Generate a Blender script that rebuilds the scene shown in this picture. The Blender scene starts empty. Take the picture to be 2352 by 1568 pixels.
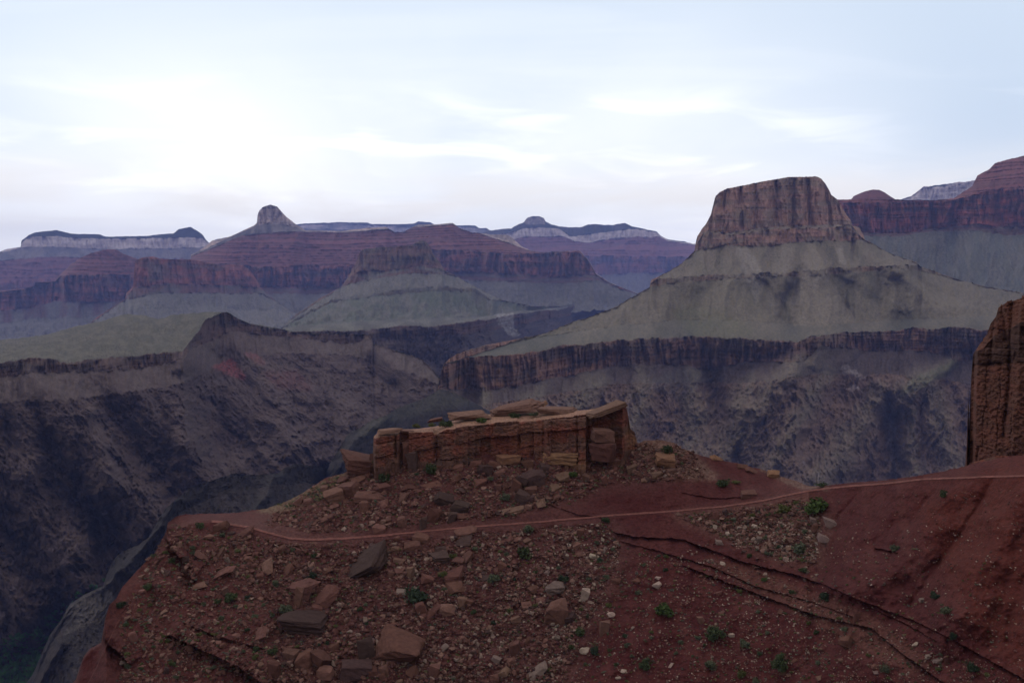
import bpy, bmesh, math, random
import numpy as np
from mathutils import Vector, Matrix

S = bpy.context.scene
COL = S.collection
R = math.radians
random.seed(7)

# ------------------------------------------------------------------ camera
# drawing units: the photograph measured 2352 wide x 1568 high
FL, CX, CY, HOR = 2259.0, 1176.0, 784.0, 650.0
PITCH = math.atan((CY - HOR) / FL)
cam_d = bpy.data.cameras.new('camera')
cam = bpy.data.objects.new('camera', cam_d)
COL.objects.link(cam)
cam.location = (0, 0, 0)
cam.rotation_euler = (math.pi / 2 - PITCH, 0, 0)
cam_d.sensor_width = 36.0
cam_d.lens = 36.0 * FL / 2352.0
cam_d.clip_start = 0.5
cam_d.clip_end = 120000
S.camera = cam

# ------------------------------------------------------------------ light
SUN_EL, SUN_AZ = R(28), R(-38)         # azimuth from +Y (view direction), negative = left
GLOW = R(-5)                           # where the evening sky is brightest
S.view_settings.view_transform = 'Standard'
S.view_settings.look = 'None'
S.view_settings.exposure = 0.38
S.view_settings.gamma = 1.0
S.cycles.use_denoising = True
S.cycles.use_adaptive_sampling = False
S.cycles.max_bounces = 5
S.cycles.diffuse_bounces = 3
S.cycles.volume_bounces = 1
S.cycles.sample_clamp_indirect = 4

W = bpy.data.worlds.new('World')
S.world = W
W.use_nodes = True


def world():
    nt = W.node_tree
    nt.nodes.clear()
    N = nt.nodes.new
    L = nt.links.new
    out = N('ShaderNodeOutputWorld')
    bg = N('ShaderNodeBackground')
    bg.inputs['Strength'].default_value = 0.10
    L(bg.outputs[0], out.inputs['Surface'])
    sky = N('ShaderNodeTexSky')
    sky.sky_type = 'NISHITA'
    sky.sun_disc = False
    sky.sun_elevation = SUN_EL
    sky.sun_rotation = SUN_AZ
    sky.altitude = 1200
    sky.air_density = 1.0
    sky.dust_density = 0.6
    sky.ozone_density = 1.5

    def math_(op, a, b=None, clamp=False):
        n = N('ShaderNodeMath')
        n.operation = op
        n.use_clamp = clamp
        for i, v in enumerate((a, b)):
            if v is None:
                continue
            if isinstance(v, (int, float)):
                n.inputs[i].default_value = v
            else:
                L(v, n.inputs[i])
        return n.outputs[0]

    def mix(f, a, b):
        n = N('ShaderNodeMix')
        n.data_type = 'RGBA'
        if isinstance(f, (int, float)):
            n.inputs[0].default_value = f
        else:
            L(f, n.inputs[0])
        for i, v in ((6, a), (7, b)):
            if isinstance(v, tuple):
                n.inputs[i].default_value = (*v, 1)
            else:
                L(v, n.inputs[i])
        return n.outputs[2]

    def ramp(v, stops):
        n = N('ShaderNodeMapRange')
        n.interpolation_type = 'SMOOTHSTEP'
        L(v, n.inputs[0])
        n.inputs[1].default_value, n.inputs[2].default_value = stops[0], stops[1]
        n.inputs[3].default_value, n.inputs[4].default_value = stops[2], stops[3]
        return n.outputs[0]

    tc = N('ShaderNodeTexCoord')
    sep = N('ShaderNodeSeparateXYZ')
    L(tc.outputs['Generated'], sep.inputs[0])
    X, Y, Z = sep.outputs
    zz = math_('ADD', math_('MAXIMUM', Z, 0.0), 0.16)
    com = N('ShaderNodeCombineXYZ')
    L(math_('DIVIDE', X, zz), com.inputs[0])
    L(math_('DIVIDE', Y, zz), com.inputs[1])

    def noise(vec, scale, rot, sc, detail, dist=0.0, off=(0, 0, 0)):
        m = N('ShaderNodeMapping')
        m.inputs['Rotation'].default_value = rot
        m.inputs['Scale'].default_value = sc
        m.inputs['Location'].default_value = off
        L(vec, m.inputs[0])
        n = N('ShaderNodeTexNoise')
        n.inputs['Scale'].default_value = scale
        n.inputs['Detail'].default_value = detail
        n.inputs['Distortion'].default_value = dist
        L(m.outputs[0], n.inputs['Vector'])
        return n.outputs['Fac']

    # how far a direction looks towards the set sun (left of the middle of the view)
    dot = math_('ADD', math_('MULTIPLY', X, math.sin(GLOW)), math_('MULTIPLY', Y, math.cos(GLOW)))
    toward = ramp(dot, (-0.35, 0.95, 0.0, 1.0))
    low = ramp(Z, (0.02, 0.30, 1.0, 0.0))
    # clear evening sky: pale blue high up, whitening towards the sunset
    east = ramp(dot, (-0.7, 0.35, 0.0, 1.0))
    clear = mix(east, (5.0, 4.8, 4.7), (6.0, 6.9, 7.9))
    clear = mix(ramp(Z, (0.34, 0.60, 0.0, 1.0)), clear, (8.2, 7.9, 7.7))
    base = mix(0.90, sky.outputs[0], clear)
    near_glow = ramp(dot, (0.84, 0.99, 0.0, 1.0))
    # broad white veil over the sunset, strongest low down
    veil = noise(com.outputs[0], 0.55, (0, 0, 0.5), (1.0, 0.45, 1), 5.0, 0.6)
    vf = math_('MULTIPLY', ramp(veil, (0.25, 0.70, 0.25, 0.85)), near_glow)
    vf = math_('MULTIPLY', vf, ramp(Z, (0.12, 0.30, 1.0, 0.22)))
    c1 = mix(vf, base, (11.2, 11.2, 11.0))
    c1 = mix(math_('MULTIPLY', ramp(Z, (0.0, 0.16, 0.55, 0.0)), toward), c1, (12.4, 11.9, 10.8))
    # wisps of cirrus
    lw = N('ShaderNodeCombineXYZ')
    L(math_('MULTIPLY', X, 4.6), lw.inputs[0])
    L(math_('MULTIPLY', Z, 13.0), lw.inputs[1])
    ci = noise(lw.outputs[0], 1.5, (0, 0, -0.16), (1.0, 1.6, 1), 9.0, 0.8, (3.4, 0.9, 0))
    cf = math_('MULTIPLY', ramp(ci, (0.46, 0.74, 0.0, 0.5)), ramp(Z, (0.22, 0.13, 0.0, 1.0)))
    c2 = mix(math_('MULTIPLY', cf, ramp(dot, (0.86, 0.96, 0.0, 1.0))), c1, (13.2, 13.1, 12.8))
    ci2 = noise(com.outputs[0], 1.5, (0, 0, 0.85), (0.55, 2.0, 1), 8.0, 0.9, (3.1, 0.4, 0))
    c2 = mix(math_('MULTIPLY', ramp(ci2, (0.48, 0.75, 0.0, 0.28)), toward), c2, (8.8, 9.2, 9.6))
    # grey lavender banks low over the rim
    lc = N('ShaderNodeCombineXYZ')
    L(math_('MULTIPLY', X, 3.2), lc.inputs[0])
    L(math_('MULTIPLY', Z, 17.0), lc.inputs[1])
    bank = noise(lc.outputs[0], 1.25, (0, 0, 0.05), (1, 1, 1), 8.0, 0.5, (1.7, 2.2, 0))
    bf = math_('MULTIPLY', ramp(bank, (0.40, 0.62, 0.0, 0.85)), ramp(Z, (0.135, 0.08, 0.0, 1.0)))
    c3 = mix(bf, c2, (9.3, 9.0, 8.4))
    L(c3, bg.inputs['Color'])


world()
sl = bpy.data.lights.new('sun', 'SUN')
sl.energy = 0.55
sl.angle = R(35)
sl.color = (1.0, 0.84, 0.74)
so = bpy.data.objects.new('sun', sl)
COL.objects.link(so)
sd = Vector((math.sin(SUN_AZ) * math.cos(SUN_EL), math.cos(SUN_AZ) * math.cos(SUN_EL), math.sin(SUN_EL)))
so.rotation_euler = (-sd).to_track_quat('-Z', 'Y').to_euler()

# ------------------------------------------------------------------ noise
_rng = np.random.RandomState(11)
_perm = np.tile(_rng.permutation(4096), 2)
_ang = _rng.rand(4096) * 2 * np.pi
_gx, _gy = np.cos(_ang), np.sin(_ang)


def perlin(x, y, seed=0):
    x = np.asarray(x, float) + seed * 17.13 + 500
    y = np.asarray(y, float) + seed * 9.71 + 500
    xi = np.floor(x).astype(np.int64)
    yi = np.floor(y).astype(np.int64)
    xf, yf = x - xi, y - yi
    u = xf * xf * xf * (xf * (xf * 6 - 15) + 10)
    v = yf * yf * yf * (yf * (yf * 6 - 15) + 10)

    def g(a, b, fx, fy):
        h = _perm[(_perm[(xi + a) & 4095] + yi + b) & 4095]
        return _gx[h] * fx + _gy[h] * fy
    n00, n10 = g(0, 0, xf, yf), g(1, 0, xf - 1, yf)
    n01, n11 = g(0, 1, xf, yf - 1), g(1, 1, xf - 1, yf - 1)
    a = n00 + u * (n10 - n00)
    b = n01 + u * (n11 - n01)
    return (a + v * (b - a)) * 1.5


def fbm(x, y, o=4, seed=0, gain=0.5, lac=2.03):
    s, a, f, t = 0, 1.0, 1.0, 0
    for i in range(o):
        s = s + a * perlin(x * f, y * f, seed + i * 3)
        t += a
        a *= gain
        f *= lac
    return s / t


def ridged(x, y, o=4, seed=0, gain=0.5, lac=2.03):      # 0..1, 1 on the ridges
    s, a, f, t = 0, 1.0, 1.0, 0
    for i in range(o):
        s = s + a * (1 - np.minimum(1, np.abs(perlin(x * f, y * f, seed + i * 3)) * 1.6)) ** 1.6
        t += a
        a *= gain
        f *= lac
    return s / t


def smooth(e0, e1, x):
    t = np.clip((x - e0) / (e1 - e0), 0, 1)
    return t * t * (3 - 2 * t)


# ------------------------------------------------------------------ geometry helpers
cp, sp = math.cos(PITCH), math.sin(PITCH)


def ray(x, y):
    """direction through a drawing point, scaled to unit horizontal length: (east, north, up) per metre of range"""
    vx = (np.asarray(x, float) - CX) / FL
    vz = -(np.asarray(y, float) - CY) / FL
    dy = cp + vz * sp
    dz = -sp + vz * cp
    h = np.sqrt(vx * vx + dy * dy)
    return vx / h, dy / h, dz / h


def proj(P):
    P = np.asarray(P, float)
    dy = P[..., 1] * cp - P[..., 2] * sp
    dz = P[..., 1] * sp + P[..., 2] * cp
    return CX + P[..., 0] / dy * FL, CY - dz / dy * FL


def polydist(px, py, pts):
    """signed distance (positive above/right of the walking direction's left side) and position along the line"""
    best = np.full(px.shape, 1e9)
    sgn = np.zeros(px.shape)
    al = np.zeros(px.shape)
    n = len(pts) - 1
    for i in range(n):
        (x0, y0), (x1, y1) = pts[i], pts[i + 1]
        dx, dy = x1 - x0, y1 - y0
        L2 = dx * dx + dy * dy
        t = np.clip(((px - x0) * dx + (py - y0) * dy) / L2, 0, 1)
        ex, ey = px - x0 - t * dx, py - y0 - t * dy
        d = np.hypot(ex, ey)
        m = d < best
        best = np.where(m, d, best)
        sgn = np.where(m, np.sign(-(dx * ey - dy * ex)), sgn)
        al = np.where(m, (i + t) / n, al)
    return best, sgn, al


def inpoly(px, py, poly):
    c = np.zeros(px.shape, bool)
    n = len(poly)
    for i in range(n):
        (x0, y0), (x1, y1) = poly[i], poly[(i + 1) % n]
        if y0 == y1:
            continue
        cond = ((y0 > py) != (y1 > py)) & (px < (x1 - x0) * (py - y0) / (y1 - y0) + x0)
        c ^= cond
    return c


def link(name, me, parent=None):
    o = bpy.data.objects.new(name, me)
    COL.objects.link(o)
    if parent:
        o.parent = parent
    return o


def tag(o, label, cat, kind=None, group=None):
    o['label'] = label
    o['category'] = cat
    o['kind'] = kind or 'thing'
    if group:
        o['group'] = group
    return o


def np_mesh(name, V, F, mat=None, col=None, flat=False):
    """V (n,3), F (m,k) quads or triangles"""
    V = np.ascontiguousarray(V, np.float32)
    F = np.ascontiguousarray(F, np.int32)
    me = bpy.data.meshes.new(name)
    me.vertices.add(len(V))
    me.vertices.foreach_set('co', V.ravel())
    k = F.shape[1]
    me.loops.add(F.size)
    me.loops.foreach_set('vertex_index', F.ravel())
    me.polygons.add(len(F))
    me.polygons.foreach_set('loop_start', np.arange(0, F.size, k, dtype=np.int32))
    me.polygons.foreach_set('use_smooth', np.full(len(F), not flat))
    me.update(calc_edges=True)
    if col is not None:
        a = me.attributes.new('Col', 'FLOAT_COLOR', 'POINT')
        c = np.ones((len(V), 4), np.float32)
        c[:, :3] = np.clip(col, 0, 1)
        a.data.foreach_set('color', c.ravel())
    if mat:
        me.materials.append(mat)
    return me


# ------------------------------------------------------------------ materials
def attr_mat(name, s, bump=1.0, amount=0.5, rough=0.95, vert=1.0):
    """earth and rock: the surface's own colours, mottled by noise, with grain; s = size in metres of the coarse grain"""
    m = bpy.data.materials.new(name)
    m.use_nodes = True
    nt = m.node_tree
    N, L = nt.nodes.new, nt.links.new
    b = nt.nodes['Principled BSDF']
    b.inputs['Roughness'].default_value = rough
    b.inputs['Specular IOR Level'].default_value = 0.15
    at = N('ShaderNodeAttribute')
    at.attribute_name = 'Col'
    geo = N('ShaderNodeNewGeometry')
    mp = N('ShaderNodeMapping')
    mp.inputs['Scale'].default_value = (1, 1, vert)
    L(geo.outputs['Position'], mp.inputs[0])
    n1 = N('ShaderNodeTexNoise')
    n1.inputs['Scale'].default_value = 1.0 / s
    n1.inputs['Detail'].default_value = 6
    n1.inputs['Roughness'].default_value = 0.65
    L(mp.outputs[0], n1.inputs['Vector'])
    mr = N('ShaderNodeMapRange')
    mr.inputs[1].default_value, mr.inputs[2].default_value = 0.28, 0.72
    mr.inputs[3].default_value, mr.inputs[4].default_value = 1 - amount, 1 + amount
    L(n1.outputs['Fac'], mr.inputs[0])
    mul = N('ShaderNodeVectorMath')
    mul.operation = 'SCALE'
    L(at.outputs['Color'], mul.inputs[0])
    L(mr.outputs[0], mul.inputs['Scale'])
    L(mul.outputs[0], b.inputs['Base Color'])
    if bump:
        bp = N('ShaderNodeBump')
        bp.inputs['Strength'].default_value = min(1.0, 0.8 * bump)
        bp.inputs['Distance'].default_value = s * 0.6 * bump
        L(n1.outputs['Fac'], bp.inputs['Height'])
        L(bp.outputs[0], b.inputs['Normal'])
    return m


# ------------------------------------------------------------------ terrain builder
# every landform is swept column by column through lines whose range (metres from the viewpoint) and height are known;
# between the lines it gets the relief of its rock: joints in cliffs, gullies in scree, treads in stepped shale.
def interp(pts, x):
    pts = sorted(pts)
    return np.interp(x, [p[0] for p in pts], [p[1] for p in pts])


def shade_cols(c, n):
    return np.asarray(c)[None, :] * n[:, None]


def landform(name, x0, x1, step, curves, secs, label, cat, seed=0, feats=(), patches=(), ledges=(), back=(400, 300),
             rowpx=2.0, mat=None, keep=False, kind='structure', crest=None):
    X = np.arange(x0, x1 + step, step, dtype=float)
    n = len(X)
    ys, rs, hf = [], [], []
    for i, c in enumerate(curves):
        y = interp(c['y'], X)
        j = c.get('j', 1.5)
        y = y + j * 1.1 * fbm(X / 80.0, X * 0 + i * 3.3, 2, seed + i * 5)
        hf.append(j * (1.5 * fbm(X / 20.0, X * 0 + i * 3.3, 4, seed + i * 5 + 1, 0.62) + 0.6 * fbm(X / 5.0, X * 0 + i * 1.7, 2, seed + i * 5 + 2)))
        hb = 0
        if c.get('blk'):
            lam_, ya, ra = c['blk']
            q = np.floor(X / lam_ + 1.1 * fbm(X / (lam_ * 2.5), X * 0 + i, 3, seed + 90)).astype(int)
            rb = np.random.RandomState(seed + i).rand(8192)
            y = y + (rb[q & 4095] - 0.5) * 2 * ya
            hb = (rb[(q & 4095) + 4096 - 1] - 0.5) * 2 * ra
        if 'z' in c:
            r = np.full(n, 0.0)
            tan = -ray(X, y)[2]
            r = -c['z'] / np.maximum(tan, 0.004)
        elif c.get('dr') is not None:                # relative to the line before
            r = rs[-1] + interp(c['dr'], X) if isinstance(c['dr'], (list, tuple)) else rs[-1] + c['dr']
        else:
            r = interp(c['r'], X) if isinstance(c['r'], (list, tuple)) else np.full(n, float(c['r']))
        r = r + hb
        if ys:
            if not c.get('free'):
                r = np.minimum(r, rs[-1] - 0.02)
            y = np.maximum(y, ys[-1])
            r = rs[-1] + (r - rs[-1]) * np.clip((y - ys[-1]) / c.get('soft', 9.0), 0, 1)
        ys.append(y)
        rs.append(r)
    zs = [ray(X, y)[2] * r for y, r in zip(ys, rs)]
    Rr, Zr, sec, tt = [], [], [], []
    # back of the form, falling away from the crest
    nb = 6
    for k in range(nb, 0, -1):
        t = k / nb
        Rr.append(rs[0] + back[0] * t)
        Zr.append(zs[0] - hf[0] * rs[0] / FL - back[1] * t ** 1.6)
        sec.append(np.full(n, -1))
        tt.append(np.full(n, t))
    for i, s in enumerate(secs):
        m = max(2, int(np.max(ys[i + 1] - ys[i]) / s.get('px', rowpx)))
        m = min(m, s.get('max', 400))
        last = i == len(secs) - 1
        for k in range(m + (1 if last else 0)):
            t = k / m
            r = rs[i] + (rs[i + 1] - rs[i]) * t
            z = zs[i] + (zs[i + 1] - zs[i]) * t
            cc = s.get('conc', 0)
            if cc:
                z = z - cc * (zs[i] - zs[i + 1]) * t * (1 - t) * 2
            edge = 5.0                               # the raggedness of an edge stays near that edge
            off = hf[i] * max(0.0, 1 - k / edge) + hf[i + 1] * max(0.0, 1 - (m - k) / edge)
            gap = np.clip((ys[i + 1] - ys[i]) / 6.0, 0, 1) if k else 1.0
            z = z - off * gap * r / FL
            Rr.append(r)
            Zr.append(z)
            sec.append(np.full(n, i))
            tt.append(np.full(n, t))
    Rr, Zr, sec, tt = map(np.array, (Rr, Zr, sec, tt))
    m = Rr.shape[0]
    ex, ey, _ = ray(X, np.full(n, HOR))
    XX = np.broadcast_to(X, Rr.shape)
    rm = float(np.median(rs[0]))
    sc = rm / FL                                     # metres per drawing unit here
    PX, PY = proj(np.stack([ex * Rr, ey * Rr, Zr], -1))
    U = XX.copy()                                    # across, in drawing units
    Vv = -Zr / sc                                    # down
    Dp = Rr / sc
    dr = np.zeros(Rr.shape)
    dz = np.zeros(Rr.shape)
    C = np.zeros(Rr.shape + (3,))
    for i in [-1] + list(range(len(secs))):
        s = secs[max(i, 0)]
        mk = sec == i
        u, v, d, t = U[mk], Vv[mk], Dp[mk], tt[mk]
        A = s.get('A', 6.0) * sc
        k = s['kind']
        if k in ('talus', 'flat', 'gorge', 'soil'):
            v = PY[mk]
        c = np.asarray(s['c'], float)
        c2 = np.asarray(s.get('c2', s['c']), float)
        lam = s.get('lam', 16.0)
        wv = 6 * fbm(u / 40, v / 40, 2, seed + 40)
        if k == 'cliff':
            big = ridged((u + wv) / (lam * 2.6), v / (lam * 14), 3, seed + 1 + i)
            fine = ridged((u + wv) / (lam * 0.75), v / (lam * 4), 3, seed + 5 + i)
            bl = s.get('bed', 3.0)
            bed = fbm(v / bl + 2 * fbm(u / 120, v * 0, 2, seed + 2), u / (50 * bl), 3, seed + 7)
            st = s.get('st', (5, 22))
            bw = s.get('bedw', 0.5)
            dd = -A * (big - 0.5) * 2.0 - A * 1.3 * (fine - 0.5) + A * 0.5 * bw * bed
            n1 = fbm(u / st[0], v / st[1], 5, seed + 9, 0.6)
            n2 = fbm(u / 60, v / 16, 4, seed + 12)
            w = smooth(-0.25, 0.3, n2 + 0.35 * bw * bed)
            cc = c[None] * (1 - w[:, None]) + c2[None] * w[:, None]
            cc = cc * (1 + 0.42 * n1 + 0.22 * bw * bed)[:, None]
            dr[mk] = dd
        elif k == 'blocks':
            bh, bwid = s['bh'], s['bwid']
            vw = v + s.get('dip', 0) * u + 5 * fbm(u / 90, v / 60, 3, seed + 3)
            rgh = fbm(u / 18, v / 14, 4, seed + 39)
            vi = vw / bh + 0.9 * fbm(vw / (bh * 2.3), u * 0, 2, seed + 31)
            bed = np.floor(vi + 0.12 * rgh).astype(np.int64)
            hb1 = _perm[(bed + 77 + seed) & 4095] / 4096.0
            uu = (u + 5 * fbm(u / 40, v / 30, 3, seed + 33)) / (bwid * (0.55 + 1.1 * hb1)) + hb1 * 37
            ui = uu + 0.8 * fbm(uu / 2.1, bed * 3.7, 2, seed + 35)
            cb = np.floor(ui).astype(np.int64)
            hc = _perm[(_perm[(bed + 900) & 4095] + cb + 13) & 4095] / 4096.0
            fu, fv = ui - cb, vi - bed
            eu = np.minimum(fu, 1 - fu) * bwid
            ev = np.minimum(fv, 1 - fv) * bh
            open_ = smooth(0.15, 0.75, _perm[(cb * 3 + bed * 7 + 55) & 4095] / 4096.0)
            gr = np.maximum(np.exp(-(eu / 2.0) ** 2) * (0.35 + 0.65 * open_), 0.75 * np.exp(-(ev / 1.7) ** 2) * (0.3 + 0.7 * hb1))
            rg = fbm(u / 9, v / 7, 4, seed + 37, 0.6)
            big = ridged((u + wv) / (bwid * 3), v / (bh * 8), 3, seed + 1)
            dr[mk] = -A * (1.1 * (hc - 0.5) + 0.9 * (hb1 - 0.5) + 1.2 * (big - 0.5)) + A * s.get('gr', 1.0) * gr - A * 0.7 * rg
            n2 = fbm(u / 40, v / 30, 4, seed + 12) + 0.5 * (hc - 0.5)
            w = smooth(-0.3, 0.35, n2)
            cc = c[None] * (1 - w[:, None]) + c2[None] * w[:, None]
            cc = cc * (0.82 + 0.36 * hc + 0.25 * fbm(u / 7, v / 9, 5, seed + 9, 0.6))[:, None]
        elif k == 'steps':
            h = s.get('h', 7.0)
            vv = (v + 4 * fbm(u / 90, v / 50, 3, seed + 3)) / h + 1.6 * fbm(v / (h * 2.7), u / 600, 3, seed + 31)
            f = vv - np.floor(vv)
            q = _perm[(np.floor(vv).astype(np.int64) + 40) & 4095] / 4096.0
            st = np.where(f < 0.45, f / 0.45, 1.0)
            dd = A * 0.55 * (st - 0.5) - A * (ridged((u + wv) / (lam * 3), v / (lam * 5), 3, seed + 1) - 0.5) * 1.3
            w = ((f < 0.45) * (0.5 + 0.5 * q)) * 0.8
            cc = c[None] * (1 - w[:, None]) + c2[None] * w[:, None]
            cc = cc * (0.85 + 0.3 * q + 0.3 * fbm(u / 12, v / 4, 4, seed + 4))[:, None]
            dr[mk] = dd
        elif k == 'talus':
            wr = 9 * fbm(u / 55, v / 40, 3, seed + 41)
            g = ridged((u + wr) / (lam * 2.2), d / (lam * 9) + v / (lam * 7), 4, seed + 1 + i)
            g2 = fbm(u / 8, v / 8, 4, seed + 6)
            grow = 0.25 + 0.75 * smooth(0, 0.4, t) * (1 - 0.6 * smooth(0.75, 1, t))
            dz[mk] = A * (g - 0.5) * grow * s.get('gz', 0.5) + A * 0.10 * g2
            dr[mk] = -A * 0.8 * (g - 0.5) * grow
            spots = smooth(0.22, 0.42, perlin(u / 2.6, v / 2.0, seed + 55)) * smooth(-0.2, 0.3, fbm(u / 70, v / 40, 2, seed + 57))
            n2 = fbm((u + wr) / 26, (d + v) / 90, 4, seed + 15)
            w = smooth(-0.3, 0.35, n2)
            cc = c[None] * (1 - w[:, None]) + c2[None] * w[:, None]
            cc = cc * (1 - 0.48 * spots[:, None])
            led = s.get('led', 0)
            if led:
                b = fbm(v / 4.5 + 1.0 * fbm(u / 110, v * 0, 2, seed + 2), u / 150, 3, seed + 8)
                lm = smooth(0.12, 0.42, b) * smooth(-0.1, 0.3, fbm(u / 60, v / 30, 2, seed + 22)) * led
                dr[mk] += A * 0.10 * lm
                cc = cc * (1 - 0.35 * lm[:, None])
            cc = cc * (1 + 0.30 * fbm(u / 5, v / 5, 4, seed + 9))[:, None]
        elif k == 'soil':
            n2 = fbm(u / 46, d / 70 + v / 46, 4, seed + 15)
            w = smooth(-0.2, 0.4, n2)
            cc = c[None] * (1 - w[:, None]) + c2[None] * w[:, None]
            cc = cc * (1 + 0.25 * fbm(u / 6, v / 6, 4, seed + 9) + 0.15 * fbm(u / 2.2, v / 2.2, 2, seed + 11))[:, None]
            q = smooth(3, 16, polydist(u, PY[mk], s['calm'])[0])
            rough = s['rough'](u, PY[mk])
            dr[mk] = -A * q * (1.5 * fbm(u / 70, v / 55, 3, seed + 3) + rough * (0.8 * fbm(u / 15, v / 13, 4, seed + 5) + 0.2 * fbm(u / 4.5, v / 4, 2, seed + 6)))
        elif k == 'flat':
            dz[mk] = A * 0.2 * fbm(u / lam, d / (lam * 6), 4, seed + 3) * np.minimum(1, 4 * t * (1 - t) + 0.2)
            w = smooth(-0.3, 0.35, fbm(u / 50, d / 300, 4, seed + 15))
            cc = c[None] * (1 - w[:, None]) + c2[None] * w[:, None]
            cc = cc * (1 + 0.35 * fbm(u / 5, v / 3, 4, seed + 9) - 0.3 * smooth(0.2, 0.42, perlin(u / 2.6, v / 1.8, seed + 55)))[:, None]
        else:                                        # 'gorge': dark schist cut by ravines
            wr = 30 * fbm(u / 120, v / 100, 4, seed + 41)
            wv2 = 30 * fbm(u / 120, v / 100, 4, seed + 45)
            sl = s.get('slant', 0.0)
            us, vs = u + sl * v + wr, v + wv2
            big = ridged(us / (lam * 5.0), vs / (lam * 10), 3, seed + 1, 0.5)
            med = ridged(us / (lam * 1.9), vs / (lam * 3.4), 4, seed + 4, 0.55)
            fin = ridged((us - wr * .4) / 11, (v + 0.3 * wv2) / 15, 4, seed + 8, 0.6)
            top = smooth(0, 0.12, t)
            dd = -A * (big - 0.55) * 0.9 * top - A * 0.75 * (med - 0.5) * (0.4 + 0.6 * top) - A * 0.40 * (fin - 0.4)
            dr[mk] = dd
            dz[mk] = A * 0.10 * (fin - 0.4)
            n2 = fbm(us / 50, vs / 40, 5, seed + 15, 0.6) + 0.35 * (med - 0.5)
            w = smooth(-0.22, 0.3, n2)
            cc = c[None] * (1 - w[:, None]) + c2[None] * w[:, None]
            str_ = fbm((u + wr * 0.3 + sl * v) / 7, v / 18, 5, seed + 19, 0.62)
            cc = cc * (1 + 0.45 * str_ + 0.25 * fbm(u / 4, v / 3.5, 3, seed + 21))[:, None]
            c3 = s.get('c3')
            if c3 is not None:                       # pale veins and outcrops
                vn = smooth(0.30, 0.5, fbm((u + sl * v + wr * .4) / 9, v / 28, 4, seed + 33)) * smooth(-.05, .3, fbm(u / 80, v / 80, 2, seed + 35))
                cc = cc * (1 - vn[:, None]) + np.asarray(c3)[None] * vn[:, None]
        if i == -1:
            dr[mk] *= 0
            dz[mk] *= 0
        C[mk] = cc
    front = sec >= 0

    def near(pts, mg):
        a, b = [p[0] for p in pts], [p[1] for p in pts]
        return (PX > min(a) - mg) & (PX < max(a) + mg) & (PY > min(b) - mg) & (PY < max(b) + mg)
    for ft in feats:
        pts, w, a = ft[:3]
        a = a * (0.5 if rm > 4000 else 1.0)                          # spurs (a > 0 comes forward) and ravines (a < 0)
        q = min(1.0, w / 30.0)
        k = near(pts, 8 * w + 26 * q) & front
        px, py = PX[k], PY[k]
        d0, sg, al = polydist(px + q * 26 * fbm(px / 60, py / 60, 4, seed + 62), py + q * 26 * fbm(px / 60, py / 60, 4, seed + 64), pts)
        d0 = np.sqrt(d0 * d0 + (0.25 * w) ** 2) - 0.25 * w
        wob = 1 + 0.5 * fbm(px / 40, py / 40, 3, seed + 60)
        if len(ft) > 3:                              # a spreading cone of scree: sharp crest, flat flanks
            W_ = w * (0.30 + 0.70 * al) * np.clip(0.6 + 0.4 * wob, 0.7, 1.4)
            tn = np.maximum(0, 1 - d0 / W_)
            dr[k] -= a * (0.25 + 0.75 * al) * tn
            if crest is not None:                    # pale debris on rib crests, painted stronger to stand in for relief shading
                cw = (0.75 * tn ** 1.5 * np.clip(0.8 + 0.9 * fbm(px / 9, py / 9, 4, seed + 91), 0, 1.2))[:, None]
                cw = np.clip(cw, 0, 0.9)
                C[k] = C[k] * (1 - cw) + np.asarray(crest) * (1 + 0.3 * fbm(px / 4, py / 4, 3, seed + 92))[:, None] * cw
        else:
            dr[k] -= a * np.exp(-d0 / (w * np.clip(wob, 0.4, 2)))
    for pts, up, dn, a in ledges:                    # rock ledges: the lip stands out, the ground under it is cut back
        k = near(pts, 6 * max(up, dn) + 4) & front
        px, py = PX[k], PY[k]
        d0, sg, al = polydist(px, py + 3 * fbm(px / 14, py / 60, 3, seed + 71), pts)
        end = smooth(0, 0.06, al) * (1 - smooth(0.94, 1, al))
        var = np.clip(0.75 + 0.9 * fbm(px / 22, py / 22, 3, seed + 66), 0.1, 1.6)
        dr[k] += np.where(sg > 0, -a * np.exp(-d0 / up), a * 0.7 * np.exp(-d0 / dn)) * end * var
    for poly, col, stren, soft in patches:
        k = near(poly, 3 * soft + 12) & front
        px, py = PX[k], PY[k]
        jx = px + 7 * fbm(px / 14, py / 14, 4, seed + 80)
        jy = py + 5 * fbm(px / 14, py / 14, 4, seed + 83)
        if soft > 0:
            d0, _, _ = polydist(jx, jy, list(poly) + [poly[0]])
            w = np.where(inpoly(jx, jy, poly), 1.0, np.exp(-(d0 / soft) ** 2)) * stren
        else:
            w = inpoly(jx, jy, poly) * stren
        w = (w * np.clip(0.75 + 1.0 * fbm(px / 6, py / 6, 3, seed + 85), 0.1, 1))[:, None]
        tex = (1 + 0.3 * fbm(px / 5, py / 5, 3, seed + 88))[:, None]
        C[k] = C[k] * (1 - w) + np.asarray(col) * tex * w
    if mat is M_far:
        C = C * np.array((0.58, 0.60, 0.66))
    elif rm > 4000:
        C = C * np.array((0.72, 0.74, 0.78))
    Rr = Rr + dr
    Zr = Zr + dz + dr * 0
    # keep the line of sight height when the surface moves in range, so that spurs stand out without lifting
    slope = np.where(np.abs(dr) > 0, Zr / np.maximum(Rr - dr, 1), 0)
    Zr = Zr + dr * slope
    P = np.stack([ex * Rr, ey * Rr, Zr], -1)
    idx = np.arange(m * n).reshape(m, n)
    F = np.stack([idx[:-1, :-1], idx[1:, :-1], idx[1:, 1:], idx[:-1, 1:]], -1).reshape(-1, 4)
    me = np_mesh(name, P.reshape(-1, 3), F, mat, C.reshape(-1, 3))
    o = link(name, me)
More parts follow.
